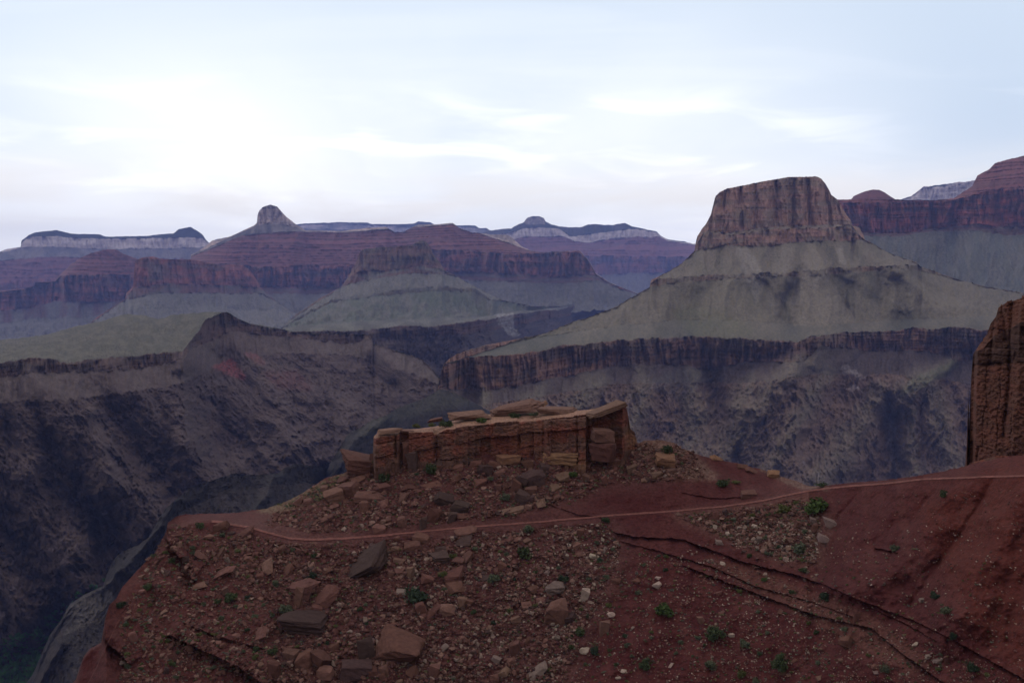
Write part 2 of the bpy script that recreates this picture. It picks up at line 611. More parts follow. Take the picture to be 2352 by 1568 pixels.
    tag(o, label, cat, kind)
    if keep:
        return o, X, P
    return o


# ------------------------------------------------------------------ colours (base colours of dry rock and soil)
PALE = (0.66, 0.55, 0.49)
PALE2 = (0.46, 0.37, 0.34)
WOOD = (0.035, 0.045, 0.035)
SUPAI = (0.205, 0.075, 0.062)
SUPAI2 = (0.125, 0.062, 0.053)
REDW = (0.25, 0.085, 0.060)
REDW2 = (0.13, 0.065, 0.050)
SCREE = (0.135, 0.125, 0.096)
SCREE2 = (0.145, 0.130, 0.105)
TONTO = (0.060, 0.057, 0.043)
TONTO2 = (0.084, 0.076, 0.058)
TAPE = (0.105, 0.056, 0.042)
TAPE2 = (0.055, 0.038, 0.034)
SCH = (0.054, 0.038, 0.037)
SCH2 = (0.08, 0.057, 0.051)

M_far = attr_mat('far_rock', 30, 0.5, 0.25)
M_mid = attr_mat('mesa_rock', 9, 0.8, 0.30)
M_near = attr_mat('gorge_rock', 5, 0.9, 0.35)

# ------------------------------------------------------------------ canyon country
base = np_mesh('ground', [(-30000, -30000, -640), (30000, -30000, -640), (30000, 30000, -640), (-30000, 30000, -640)], [(0, 1, 2, 3)],
               attr_mat('floor_rock', 60, 0, 0.3), np.full((4, 3), 0.07))
tag(link('ground', base), 'dark canyon floor lying below all the mesas', 'ground', 'structure')

# north rim: a long level plateau edge with forest on top
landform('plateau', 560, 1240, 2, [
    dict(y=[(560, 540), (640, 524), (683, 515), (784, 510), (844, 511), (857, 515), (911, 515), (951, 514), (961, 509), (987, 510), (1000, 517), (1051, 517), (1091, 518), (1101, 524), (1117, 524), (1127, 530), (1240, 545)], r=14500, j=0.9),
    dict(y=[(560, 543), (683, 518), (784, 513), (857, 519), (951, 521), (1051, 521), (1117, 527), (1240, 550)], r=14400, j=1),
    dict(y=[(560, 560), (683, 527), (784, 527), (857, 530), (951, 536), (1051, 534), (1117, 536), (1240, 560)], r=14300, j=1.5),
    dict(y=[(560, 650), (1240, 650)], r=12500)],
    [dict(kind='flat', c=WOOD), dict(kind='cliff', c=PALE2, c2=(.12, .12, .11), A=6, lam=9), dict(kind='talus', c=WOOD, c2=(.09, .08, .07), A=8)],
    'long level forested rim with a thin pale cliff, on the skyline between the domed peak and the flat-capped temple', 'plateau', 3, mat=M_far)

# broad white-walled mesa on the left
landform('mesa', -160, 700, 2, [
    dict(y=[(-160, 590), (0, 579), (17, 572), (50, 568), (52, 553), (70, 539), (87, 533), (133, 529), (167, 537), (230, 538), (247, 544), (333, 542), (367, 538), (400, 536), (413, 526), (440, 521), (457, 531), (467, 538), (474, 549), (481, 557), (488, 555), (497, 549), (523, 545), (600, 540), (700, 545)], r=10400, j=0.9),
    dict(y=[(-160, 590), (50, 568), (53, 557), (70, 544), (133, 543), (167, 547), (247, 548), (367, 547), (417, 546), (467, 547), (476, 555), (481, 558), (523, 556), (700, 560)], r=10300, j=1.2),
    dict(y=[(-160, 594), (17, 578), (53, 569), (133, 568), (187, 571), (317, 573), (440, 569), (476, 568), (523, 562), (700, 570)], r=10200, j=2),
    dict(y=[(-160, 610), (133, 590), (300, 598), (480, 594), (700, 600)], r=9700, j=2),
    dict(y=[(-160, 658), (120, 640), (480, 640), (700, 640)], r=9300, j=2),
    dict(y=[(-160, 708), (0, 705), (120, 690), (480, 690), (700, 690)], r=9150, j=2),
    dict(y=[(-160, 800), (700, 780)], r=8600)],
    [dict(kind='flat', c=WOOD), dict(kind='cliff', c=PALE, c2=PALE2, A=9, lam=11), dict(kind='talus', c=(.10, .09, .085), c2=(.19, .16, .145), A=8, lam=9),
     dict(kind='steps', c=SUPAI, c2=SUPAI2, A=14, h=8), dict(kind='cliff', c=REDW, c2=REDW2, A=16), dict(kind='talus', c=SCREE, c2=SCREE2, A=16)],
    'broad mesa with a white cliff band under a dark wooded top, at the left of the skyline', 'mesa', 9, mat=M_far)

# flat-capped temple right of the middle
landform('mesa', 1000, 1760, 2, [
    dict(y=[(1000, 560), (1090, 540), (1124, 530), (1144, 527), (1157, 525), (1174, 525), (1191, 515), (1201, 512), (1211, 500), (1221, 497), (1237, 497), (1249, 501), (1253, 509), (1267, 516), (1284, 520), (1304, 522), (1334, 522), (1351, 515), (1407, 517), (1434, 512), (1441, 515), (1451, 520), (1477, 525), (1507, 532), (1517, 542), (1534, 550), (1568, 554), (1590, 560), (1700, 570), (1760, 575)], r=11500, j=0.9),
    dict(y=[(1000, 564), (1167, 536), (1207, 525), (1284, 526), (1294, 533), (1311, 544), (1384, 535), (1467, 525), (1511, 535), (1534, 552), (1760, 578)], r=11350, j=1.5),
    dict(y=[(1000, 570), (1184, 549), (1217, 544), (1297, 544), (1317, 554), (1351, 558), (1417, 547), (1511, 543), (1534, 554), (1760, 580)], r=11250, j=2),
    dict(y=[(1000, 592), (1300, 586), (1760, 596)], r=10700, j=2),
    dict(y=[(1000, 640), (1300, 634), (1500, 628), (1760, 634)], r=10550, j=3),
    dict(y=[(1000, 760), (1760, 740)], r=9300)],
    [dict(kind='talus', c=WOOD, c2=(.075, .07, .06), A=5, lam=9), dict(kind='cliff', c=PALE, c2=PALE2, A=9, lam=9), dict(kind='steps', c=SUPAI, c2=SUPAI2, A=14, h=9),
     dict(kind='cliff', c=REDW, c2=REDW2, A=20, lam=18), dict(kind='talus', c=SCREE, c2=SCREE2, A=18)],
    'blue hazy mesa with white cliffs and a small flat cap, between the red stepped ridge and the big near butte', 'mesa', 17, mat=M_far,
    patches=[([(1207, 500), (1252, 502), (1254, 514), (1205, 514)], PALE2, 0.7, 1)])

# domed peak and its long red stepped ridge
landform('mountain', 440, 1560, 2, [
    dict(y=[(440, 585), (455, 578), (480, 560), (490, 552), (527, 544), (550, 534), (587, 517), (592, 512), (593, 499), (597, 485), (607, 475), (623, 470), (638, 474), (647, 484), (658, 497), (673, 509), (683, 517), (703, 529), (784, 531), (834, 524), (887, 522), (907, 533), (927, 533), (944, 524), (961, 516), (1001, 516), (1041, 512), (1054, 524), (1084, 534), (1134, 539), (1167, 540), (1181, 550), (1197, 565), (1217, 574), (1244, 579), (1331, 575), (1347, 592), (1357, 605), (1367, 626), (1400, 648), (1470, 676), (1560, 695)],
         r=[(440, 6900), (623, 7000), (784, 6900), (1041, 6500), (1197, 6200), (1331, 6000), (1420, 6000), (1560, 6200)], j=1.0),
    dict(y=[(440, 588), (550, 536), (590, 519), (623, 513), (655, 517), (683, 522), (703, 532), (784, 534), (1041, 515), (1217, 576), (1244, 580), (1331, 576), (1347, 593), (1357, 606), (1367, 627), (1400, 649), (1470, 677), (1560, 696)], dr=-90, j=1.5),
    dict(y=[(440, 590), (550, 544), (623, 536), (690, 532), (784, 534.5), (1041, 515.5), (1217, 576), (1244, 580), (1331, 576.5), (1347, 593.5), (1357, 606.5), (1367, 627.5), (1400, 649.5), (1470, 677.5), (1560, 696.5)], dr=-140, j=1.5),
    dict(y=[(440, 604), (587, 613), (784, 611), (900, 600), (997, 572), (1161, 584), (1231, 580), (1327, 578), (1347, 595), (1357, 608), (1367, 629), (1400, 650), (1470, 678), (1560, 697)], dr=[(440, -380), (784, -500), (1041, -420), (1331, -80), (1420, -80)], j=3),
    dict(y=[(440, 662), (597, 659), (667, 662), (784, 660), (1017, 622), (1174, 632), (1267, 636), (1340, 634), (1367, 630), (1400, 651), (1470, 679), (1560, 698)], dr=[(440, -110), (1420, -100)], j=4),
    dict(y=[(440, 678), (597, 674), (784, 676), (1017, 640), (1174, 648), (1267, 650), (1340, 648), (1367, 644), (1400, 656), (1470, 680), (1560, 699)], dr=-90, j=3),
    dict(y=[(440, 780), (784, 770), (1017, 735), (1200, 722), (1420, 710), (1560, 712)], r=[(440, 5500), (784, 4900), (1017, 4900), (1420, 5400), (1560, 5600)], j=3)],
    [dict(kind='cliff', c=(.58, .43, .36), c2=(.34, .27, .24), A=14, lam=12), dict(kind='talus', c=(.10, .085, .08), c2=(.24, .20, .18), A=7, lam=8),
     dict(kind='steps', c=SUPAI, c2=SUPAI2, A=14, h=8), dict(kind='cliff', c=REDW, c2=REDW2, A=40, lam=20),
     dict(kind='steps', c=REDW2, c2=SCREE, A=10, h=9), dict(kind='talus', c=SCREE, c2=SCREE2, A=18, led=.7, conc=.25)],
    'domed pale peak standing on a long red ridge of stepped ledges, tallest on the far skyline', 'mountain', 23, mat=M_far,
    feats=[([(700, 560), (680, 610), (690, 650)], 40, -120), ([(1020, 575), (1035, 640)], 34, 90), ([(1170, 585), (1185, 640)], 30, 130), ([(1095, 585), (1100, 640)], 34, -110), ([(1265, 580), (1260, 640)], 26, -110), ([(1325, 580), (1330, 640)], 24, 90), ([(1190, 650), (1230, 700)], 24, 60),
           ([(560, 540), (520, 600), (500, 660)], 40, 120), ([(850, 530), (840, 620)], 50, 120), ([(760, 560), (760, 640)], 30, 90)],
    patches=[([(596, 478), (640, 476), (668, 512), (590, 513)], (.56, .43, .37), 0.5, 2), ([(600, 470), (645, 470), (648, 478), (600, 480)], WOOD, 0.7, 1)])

# small red stepped butte at the far left
landform('butte', -160, 420, 2, [
    dict(y=[(-160, 690), (0, 667), (60, 662), (78, 656), (80, 649), (127, 645), (133, 635), (155, 615), (162, 608), (187, 592), (213, 580), (247, 573), (267, 574), (283, 582), (310, 592), (360, 610), (420, 640)], r=6900, j=1.2),
    dict(y=[(-160, 690), (60, 663), (80, 650), (127, 646), (140, 634), (250, 631), (330, 640), (420, 645)], r=[(-160, 6800), (60, 6700), (250, 6650), (420, 6600)], j=2),
    dict(y=[(-160, 716), (63, 711), (127, 694), (187, 695), (283, 689), (420, 690)], dr=-110, j=3),
    dict(y=[(-160, 742), (20, 741), (73, 730), (187, 728), (227, 724), (420, 722)], dr=-160, j=3),
    dict(y=[(-160, 800), (0, 790), (420, 775)], r=5600, j=2)],
    [dict(kind='steps', c=SUPAI, c2=SUPAI2, A=12, h=7), dict(kind='cliff', c=REDW, c2=REDW2, A=36, lam=18), dict(kind='talus', c=SCREE2, c2=REDW2, A=10, led=.8),
     dict(kind='talus', c=SCREE, c2=SCREE2, A=24, led=.9, conc=.3)],
    'small hazy red butte with a low stepped hill on top, below the broad white-walled mesa', 'butte', 31, mat=M_far,
    feats=[([(180, 640), (165, 700), (130, 770)], 34, 230), ([(100, 660), (110, 720)], 18, -90), ([(290, 640), (300, 720)], 30, -150)])

# red butte with a square nose, left of the middle
landform('butte', 180, 800, 2, [
    dict(y=[(180, 760), (227, 724), (286, 687), (290, 672), (305, 659), (309, 622), (312, 599), (327, 592), (353, 589), (367, 594), (450, 597), (500, 607), (560, 610), (573, 619), (590, 642), (597, 659), (607, 669), (633, 692), (667, 715), (720, 745), (800, 770)],
         r=[(180, 4900), (290, 5200), (353, 5250), (560, 5900), (660, 5600), (800, 5400)], j=1.0),
    dict(y=[(180, 760), (286, 688), (306, 661), (360, 654), (403, 652), (450, 655), (533, 656), (597, 661), (633, 693), (800, 770)], dr=-90, j=2),
    dict(y=[(180, 761), (286, 689), (310, 684), (350, 676), (400, 674), (483, 674), (533, 675), (603, 675), (633, 694), (800, 771)], dr=-90, j=2.5),
    dict(y=[(180, 762), (230, 724), (320, 711), (433, 703), (473, 701), (560, 712), (633, 712), (800, 772)], dr=-260, j=3),
    dict(y=[(180, 800), (427, 780), (800, 782)], r=[(180, 4300), (800, 4000)], j=2)],
    [dict(kind='cliff', c=REDW, c2=REDW2, A=18, lam=16), dict(kind='cliff', c=REDW2, c2=(.10, .085, .065), A=12, lam=12),
     dict(kind='talus', c=SCREE, c2=SCREE2, A=16, lam=12, led=.2), dict(kind='talus', c=SCREE, c2=SCREE2, A=20, led=.8, conc=.2)],
    'red-walled butte with a squared nose and a lower wall trailing right, above the near left plateau', 'butte', 37, mat=M_mid,
    feats=[([(350, 678), (330, 715), (285, 765)], 55, 120, 1), ([(430, 703), (425, 765)], 50, 100, 1), ([(520, 680), (560, 730)], 55, 100, 1), ([(600, 676), (650, 740)], 50, 100, 1), ([(470, 690), (490, 750)], 40, 80, 1), ([(352, 592), (366, 640)], 18, 110), ([(420, 600), (445, 700)], 24, -110), ([(505, 612), (520, 690)], 24, 70), ([(310, 690), (260, 760)], 26, 100)],
    patches=[([(340, 596), (362, 598), (375, 640), (345, 645)], (.16, .13, .11), 0.6, 4)])

# pyramid butte in the middle with its green skirt, the far inner rim and the gorge below it
landform('butte', 560, 1640, 2, [
    dict(y=[(560, 800), (640, 758), (653, 745), (683, 719), (733, 685), (784, 658), (804, 629), (817, 605), (827, 579), (834, 572), (884, 567), (924, 565), (947, 564), (957, 556), (971, 552), (981, 557), (991, 572), (994, 582), (1011, 605), (1022, 622), (1037, 629), (1067, 645), (1117, 672), (1151, 689), (1217, 703), (1284, 704), (1367, 693), (1417, 684), (1500, 668), (1640, 655)],
         r=[(560, 3300), (653, 3700), (784, 4300), (971, 4500), (1037, 4400), (1151, 4300), (1217, 4400), (1284, 4900), (1367, 6300), (1500, 7600), (1640, 8400)], j=1.0),
    dict(y=[(560, 800), (784, 659), (806, 634), (822, 625), (884, 622), (917, 618), (984, 609), (1020, 622), (1040, 632), (1640, 656)], dr=-110, j=2.5),
    dict(y=[(560, 800), (784, 660), (806, 650), (857, 643), (924, 630), (971, 629), (1024, 630), (1040, 634), (1640, 656)], dr=-60, j=2.5),
    dict(y=[(560, 800), (700, 720), (760, 690), (860, 675), (917, 666), (984, 660), (1094, 663), (1130, 690), (1640, 657)], dr=-230, j=3),
    dict(y=[(560, 801), (700, 724), (760, 694), (860, 680), (917, 676), (984, 669), (1094, 670), (1130, 693), (1640, 657)], dr=-18, j=3),
    dict(y=[(560, 802), (653, 750), (784, 741), (924, 733), (1067, 728), (1141, 722), (1217, 712), (1284, 706), (1640, 658)], r=[(560, 2900), (784, 3250), (971, 3450), (1141, 3950), (1284, 4850), (1367, 6200), (1500, 7500), (1640, 8300)], j=2, free=1),
    dict(y=[(560, 803), (653, 762), (784, 760), (851, 759), (924, 746), (971, 751), (1067, 741), (1141, 730), (1181, 723), (1284, 710), (1367, 697), (1417, 687), (1640, 659)], r=[(560, 2400), (784, 2450), (924, 2800), (1067, 2950), (1141, 3400), (1181, 3700), (1284, 4600), (1367, 6000), (1500, 7400), (1640, 8200)], j=3, free=1),
    dict(y=[(560, 820), (784, 792), (924, 784), (971, 775), (1067, 768), (1141, 756), (1284, 730), (1367, 712), (1417, 700), (1640, 668)], dr=-24, j=4),
    dict(y=[(560, 1000), (900, 960), (1100, 860), (1417, 800), (1640, 740)], dr=[(560, -260), (1100, -220), (1640, -260)], j=3)],
    [dict(kind='cliff', c=(.155, .085, .062), c2=(.115, .085, .062), A=22, lam=14), dict(kind='cliff', c=REDW2, c2=SCREE2, A=14, lam=12),
     dict(kind='talus', c=SCREE, c2=SCREE2, A=14, lam=14), dict(kind='cliff', c=(.115, .092, .062), c2=SCREE, A=7, lam=9),
     dict(kind='talus', c=(.098, .104, .070), c2=SCREE, A=22, led=.55, conc=.25), dict(kind='flat', c=TONTO2, c2=SCREE), dict(kind='cliff', c=TAPE, c2=TAPE2, A=14, lam=16),
     dict(kind='gorge', c=SCH, c2=SCH2, A=26, lam=16)],
    'brown pointed butte on a wide grey-green skirt that ends in a dark inner gorge wall', 'butte', 43, mat=M_mid,
    feats=[([(985, 670), (1000, 700), (1012, 738)], 65, 150, 1), ([(905, 655), (850, 700), (785, 752)], 65, 150, 1), ([(935, 678), (905, 742)], 50, 110, 1), ([(1060, 662), (1110, 705)], 55, 110, 1), ([(860, 650), (815, 690)], 40, 90, 1), ([(971, 556), (982, 620)], 14, 130), ([(905, 640), (850, 690), (780, 745)], 26, 120), ([(1060, 660), (1000, 710)], 20, -70), ([(880, 575), (890, 630)], 10, -50), ([(925, 570), (930, 620)], 10, -50),
           ([(455, 760), (560, 770)], 30, 10), ([(1141, 740), (1190, 780)], 16, -80), ([(924, 755), (900, 790), (880, 840)], 30, 90), ([(975, 755), (985, 830)], 16, -90), ([(1060, 745), (1040, 800)], 18, 60)],
    patches=[([(1142, 722), (1180, 721), (1178, 748), (1192, 768), (1176, 772), (1150, 748)], (.30, .27, .25), 0.85, 2), ([(975, 668), (1070, 676), (1040, 700), (970, 690)], (.07, .085, .045), 0.6, 5),
             ([(850, 765), (925, 752), (930, 790), (880, 800)], (.14, .10, .085), 0.6, 6)])

# near plateau on the left with the wall of the inner gorge under it
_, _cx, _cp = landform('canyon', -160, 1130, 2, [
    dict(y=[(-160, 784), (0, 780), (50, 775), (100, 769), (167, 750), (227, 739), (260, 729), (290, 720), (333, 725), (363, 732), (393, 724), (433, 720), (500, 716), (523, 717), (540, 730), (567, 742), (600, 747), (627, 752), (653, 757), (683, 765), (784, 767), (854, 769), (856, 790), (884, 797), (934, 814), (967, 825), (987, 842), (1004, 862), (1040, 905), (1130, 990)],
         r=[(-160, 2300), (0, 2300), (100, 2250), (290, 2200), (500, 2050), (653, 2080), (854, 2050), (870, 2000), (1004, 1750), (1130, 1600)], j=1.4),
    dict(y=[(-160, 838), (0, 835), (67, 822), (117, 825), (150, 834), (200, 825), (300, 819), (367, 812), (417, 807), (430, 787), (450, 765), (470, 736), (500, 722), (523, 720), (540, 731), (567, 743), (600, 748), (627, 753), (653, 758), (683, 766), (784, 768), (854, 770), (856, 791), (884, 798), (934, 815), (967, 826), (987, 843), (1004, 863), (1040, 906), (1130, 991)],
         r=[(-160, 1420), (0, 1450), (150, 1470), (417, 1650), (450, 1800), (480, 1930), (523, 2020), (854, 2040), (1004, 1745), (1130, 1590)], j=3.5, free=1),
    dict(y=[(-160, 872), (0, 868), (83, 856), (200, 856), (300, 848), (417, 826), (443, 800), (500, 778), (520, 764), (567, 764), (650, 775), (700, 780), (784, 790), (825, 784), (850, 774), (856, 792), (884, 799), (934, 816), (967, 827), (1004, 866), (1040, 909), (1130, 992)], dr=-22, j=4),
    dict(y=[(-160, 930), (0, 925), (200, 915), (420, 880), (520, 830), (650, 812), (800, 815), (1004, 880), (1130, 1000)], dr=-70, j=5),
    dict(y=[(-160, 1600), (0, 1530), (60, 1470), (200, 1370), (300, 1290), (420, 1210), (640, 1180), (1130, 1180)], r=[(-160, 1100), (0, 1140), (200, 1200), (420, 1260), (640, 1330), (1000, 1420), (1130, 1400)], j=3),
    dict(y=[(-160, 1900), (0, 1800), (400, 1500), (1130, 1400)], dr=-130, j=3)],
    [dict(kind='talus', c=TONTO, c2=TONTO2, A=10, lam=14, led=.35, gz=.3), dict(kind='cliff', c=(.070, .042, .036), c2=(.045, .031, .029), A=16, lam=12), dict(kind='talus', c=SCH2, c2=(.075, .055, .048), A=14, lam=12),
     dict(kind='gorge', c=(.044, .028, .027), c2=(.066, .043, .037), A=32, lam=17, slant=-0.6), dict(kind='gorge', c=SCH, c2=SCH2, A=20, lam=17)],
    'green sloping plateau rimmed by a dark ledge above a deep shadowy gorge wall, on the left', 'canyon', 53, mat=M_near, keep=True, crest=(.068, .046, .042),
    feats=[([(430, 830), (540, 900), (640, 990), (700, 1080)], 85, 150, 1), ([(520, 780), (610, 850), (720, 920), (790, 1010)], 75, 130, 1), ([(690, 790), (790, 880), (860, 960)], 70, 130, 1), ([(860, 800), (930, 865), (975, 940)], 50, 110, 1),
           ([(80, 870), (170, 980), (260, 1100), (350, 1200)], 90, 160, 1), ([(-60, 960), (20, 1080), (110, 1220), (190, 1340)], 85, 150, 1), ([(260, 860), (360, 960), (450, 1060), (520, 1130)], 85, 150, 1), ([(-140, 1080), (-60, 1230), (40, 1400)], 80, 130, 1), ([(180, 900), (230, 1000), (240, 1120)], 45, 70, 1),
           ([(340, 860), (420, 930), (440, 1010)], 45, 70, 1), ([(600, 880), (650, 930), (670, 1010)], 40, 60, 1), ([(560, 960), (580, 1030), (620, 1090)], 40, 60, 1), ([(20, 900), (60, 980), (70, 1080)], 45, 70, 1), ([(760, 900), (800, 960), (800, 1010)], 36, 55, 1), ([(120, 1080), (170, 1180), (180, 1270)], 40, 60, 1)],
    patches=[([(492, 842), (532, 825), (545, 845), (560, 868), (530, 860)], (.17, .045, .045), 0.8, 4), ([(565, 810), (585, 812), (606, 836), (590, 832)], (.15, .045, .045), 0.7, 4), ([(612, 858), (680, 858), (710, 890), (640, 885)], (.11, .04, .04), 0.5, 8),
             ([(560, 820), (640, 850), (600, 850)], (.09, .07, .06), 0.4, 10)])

canyon_grid = (_cx, *proj(_cp), _cp)

# pale distant mesa and red knoll beside the big butte, and the long red wall behind it
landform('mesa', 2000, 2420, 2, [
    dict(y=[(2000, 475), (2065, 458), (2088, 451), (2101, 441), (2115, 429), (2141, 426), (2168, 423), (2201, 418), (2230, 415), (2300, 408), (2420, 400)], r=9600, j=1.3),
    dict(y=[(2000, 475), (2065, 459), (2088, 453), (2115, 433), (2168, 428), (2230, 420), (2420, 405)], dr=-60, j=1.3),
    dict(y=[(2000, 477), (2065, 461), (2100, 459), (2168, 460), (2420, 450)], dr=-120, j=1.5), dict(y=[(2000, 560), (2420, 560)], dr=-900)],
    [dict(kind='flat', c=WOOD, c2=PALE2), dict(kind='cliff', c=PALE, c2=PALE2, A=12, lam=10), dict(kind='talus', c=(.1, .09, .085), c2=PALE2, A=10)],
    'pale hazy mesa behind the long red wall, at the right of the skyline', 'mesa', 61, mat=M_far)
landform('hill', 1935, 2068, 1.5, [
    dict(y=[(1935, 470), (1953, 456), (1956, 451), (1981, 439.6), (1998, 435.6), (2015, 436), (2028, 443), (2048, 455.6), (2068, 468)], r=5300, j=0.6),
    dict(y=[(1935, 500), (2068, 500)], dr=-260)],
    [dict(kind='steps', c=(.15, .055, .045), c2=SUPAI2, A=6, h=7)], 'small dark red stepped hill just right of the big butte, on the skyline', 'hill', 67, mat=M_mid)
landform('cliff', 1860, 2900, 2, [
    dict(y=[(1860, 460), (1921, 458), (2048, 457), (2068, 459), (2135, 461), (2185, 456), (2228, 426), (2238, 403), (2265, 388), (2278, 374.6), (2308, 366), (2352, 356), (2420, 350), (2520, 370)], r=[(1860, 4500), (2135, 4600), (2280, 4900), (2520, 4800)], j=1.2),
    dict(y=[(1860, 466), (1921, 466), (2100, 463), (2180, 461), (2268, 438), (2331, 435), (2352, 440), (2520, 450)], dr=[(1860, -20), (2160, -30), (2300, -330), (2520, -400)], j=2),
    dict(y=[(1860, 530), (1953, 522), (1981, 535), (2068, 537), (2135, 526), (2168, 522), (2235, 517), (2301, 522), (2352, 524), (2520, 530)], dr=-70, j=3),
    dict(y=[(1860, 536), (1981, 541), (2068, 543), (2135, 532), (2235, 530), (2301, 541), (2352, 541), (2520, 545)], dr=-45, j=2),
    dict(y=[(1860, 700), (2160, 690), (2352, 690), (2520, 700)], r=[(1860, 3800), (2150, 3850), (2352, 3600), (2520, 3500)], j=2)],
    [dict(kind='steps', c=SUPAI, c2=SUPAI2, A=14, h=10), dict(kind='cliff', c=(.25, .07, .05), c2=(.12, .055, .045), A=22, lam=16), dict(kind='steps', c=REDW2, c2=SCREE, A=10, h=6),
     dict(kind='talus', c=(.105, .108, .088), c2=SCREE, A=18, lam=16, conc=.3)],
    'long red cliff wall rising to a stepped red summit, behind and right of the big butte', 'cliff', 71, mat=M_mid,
    feats=[([(2143, 462), (2143, 530)], 8, -160), ([(2190, 540), (2150, 580), (2190, 680)], 40, -160), ([(2060, 560), (2110, 620)], 30, 80), ([(2268, 440), (2260, 560), (2200, 640)], 40, 180), ([(2320, 440), (2330, 540)], 26, -70)])

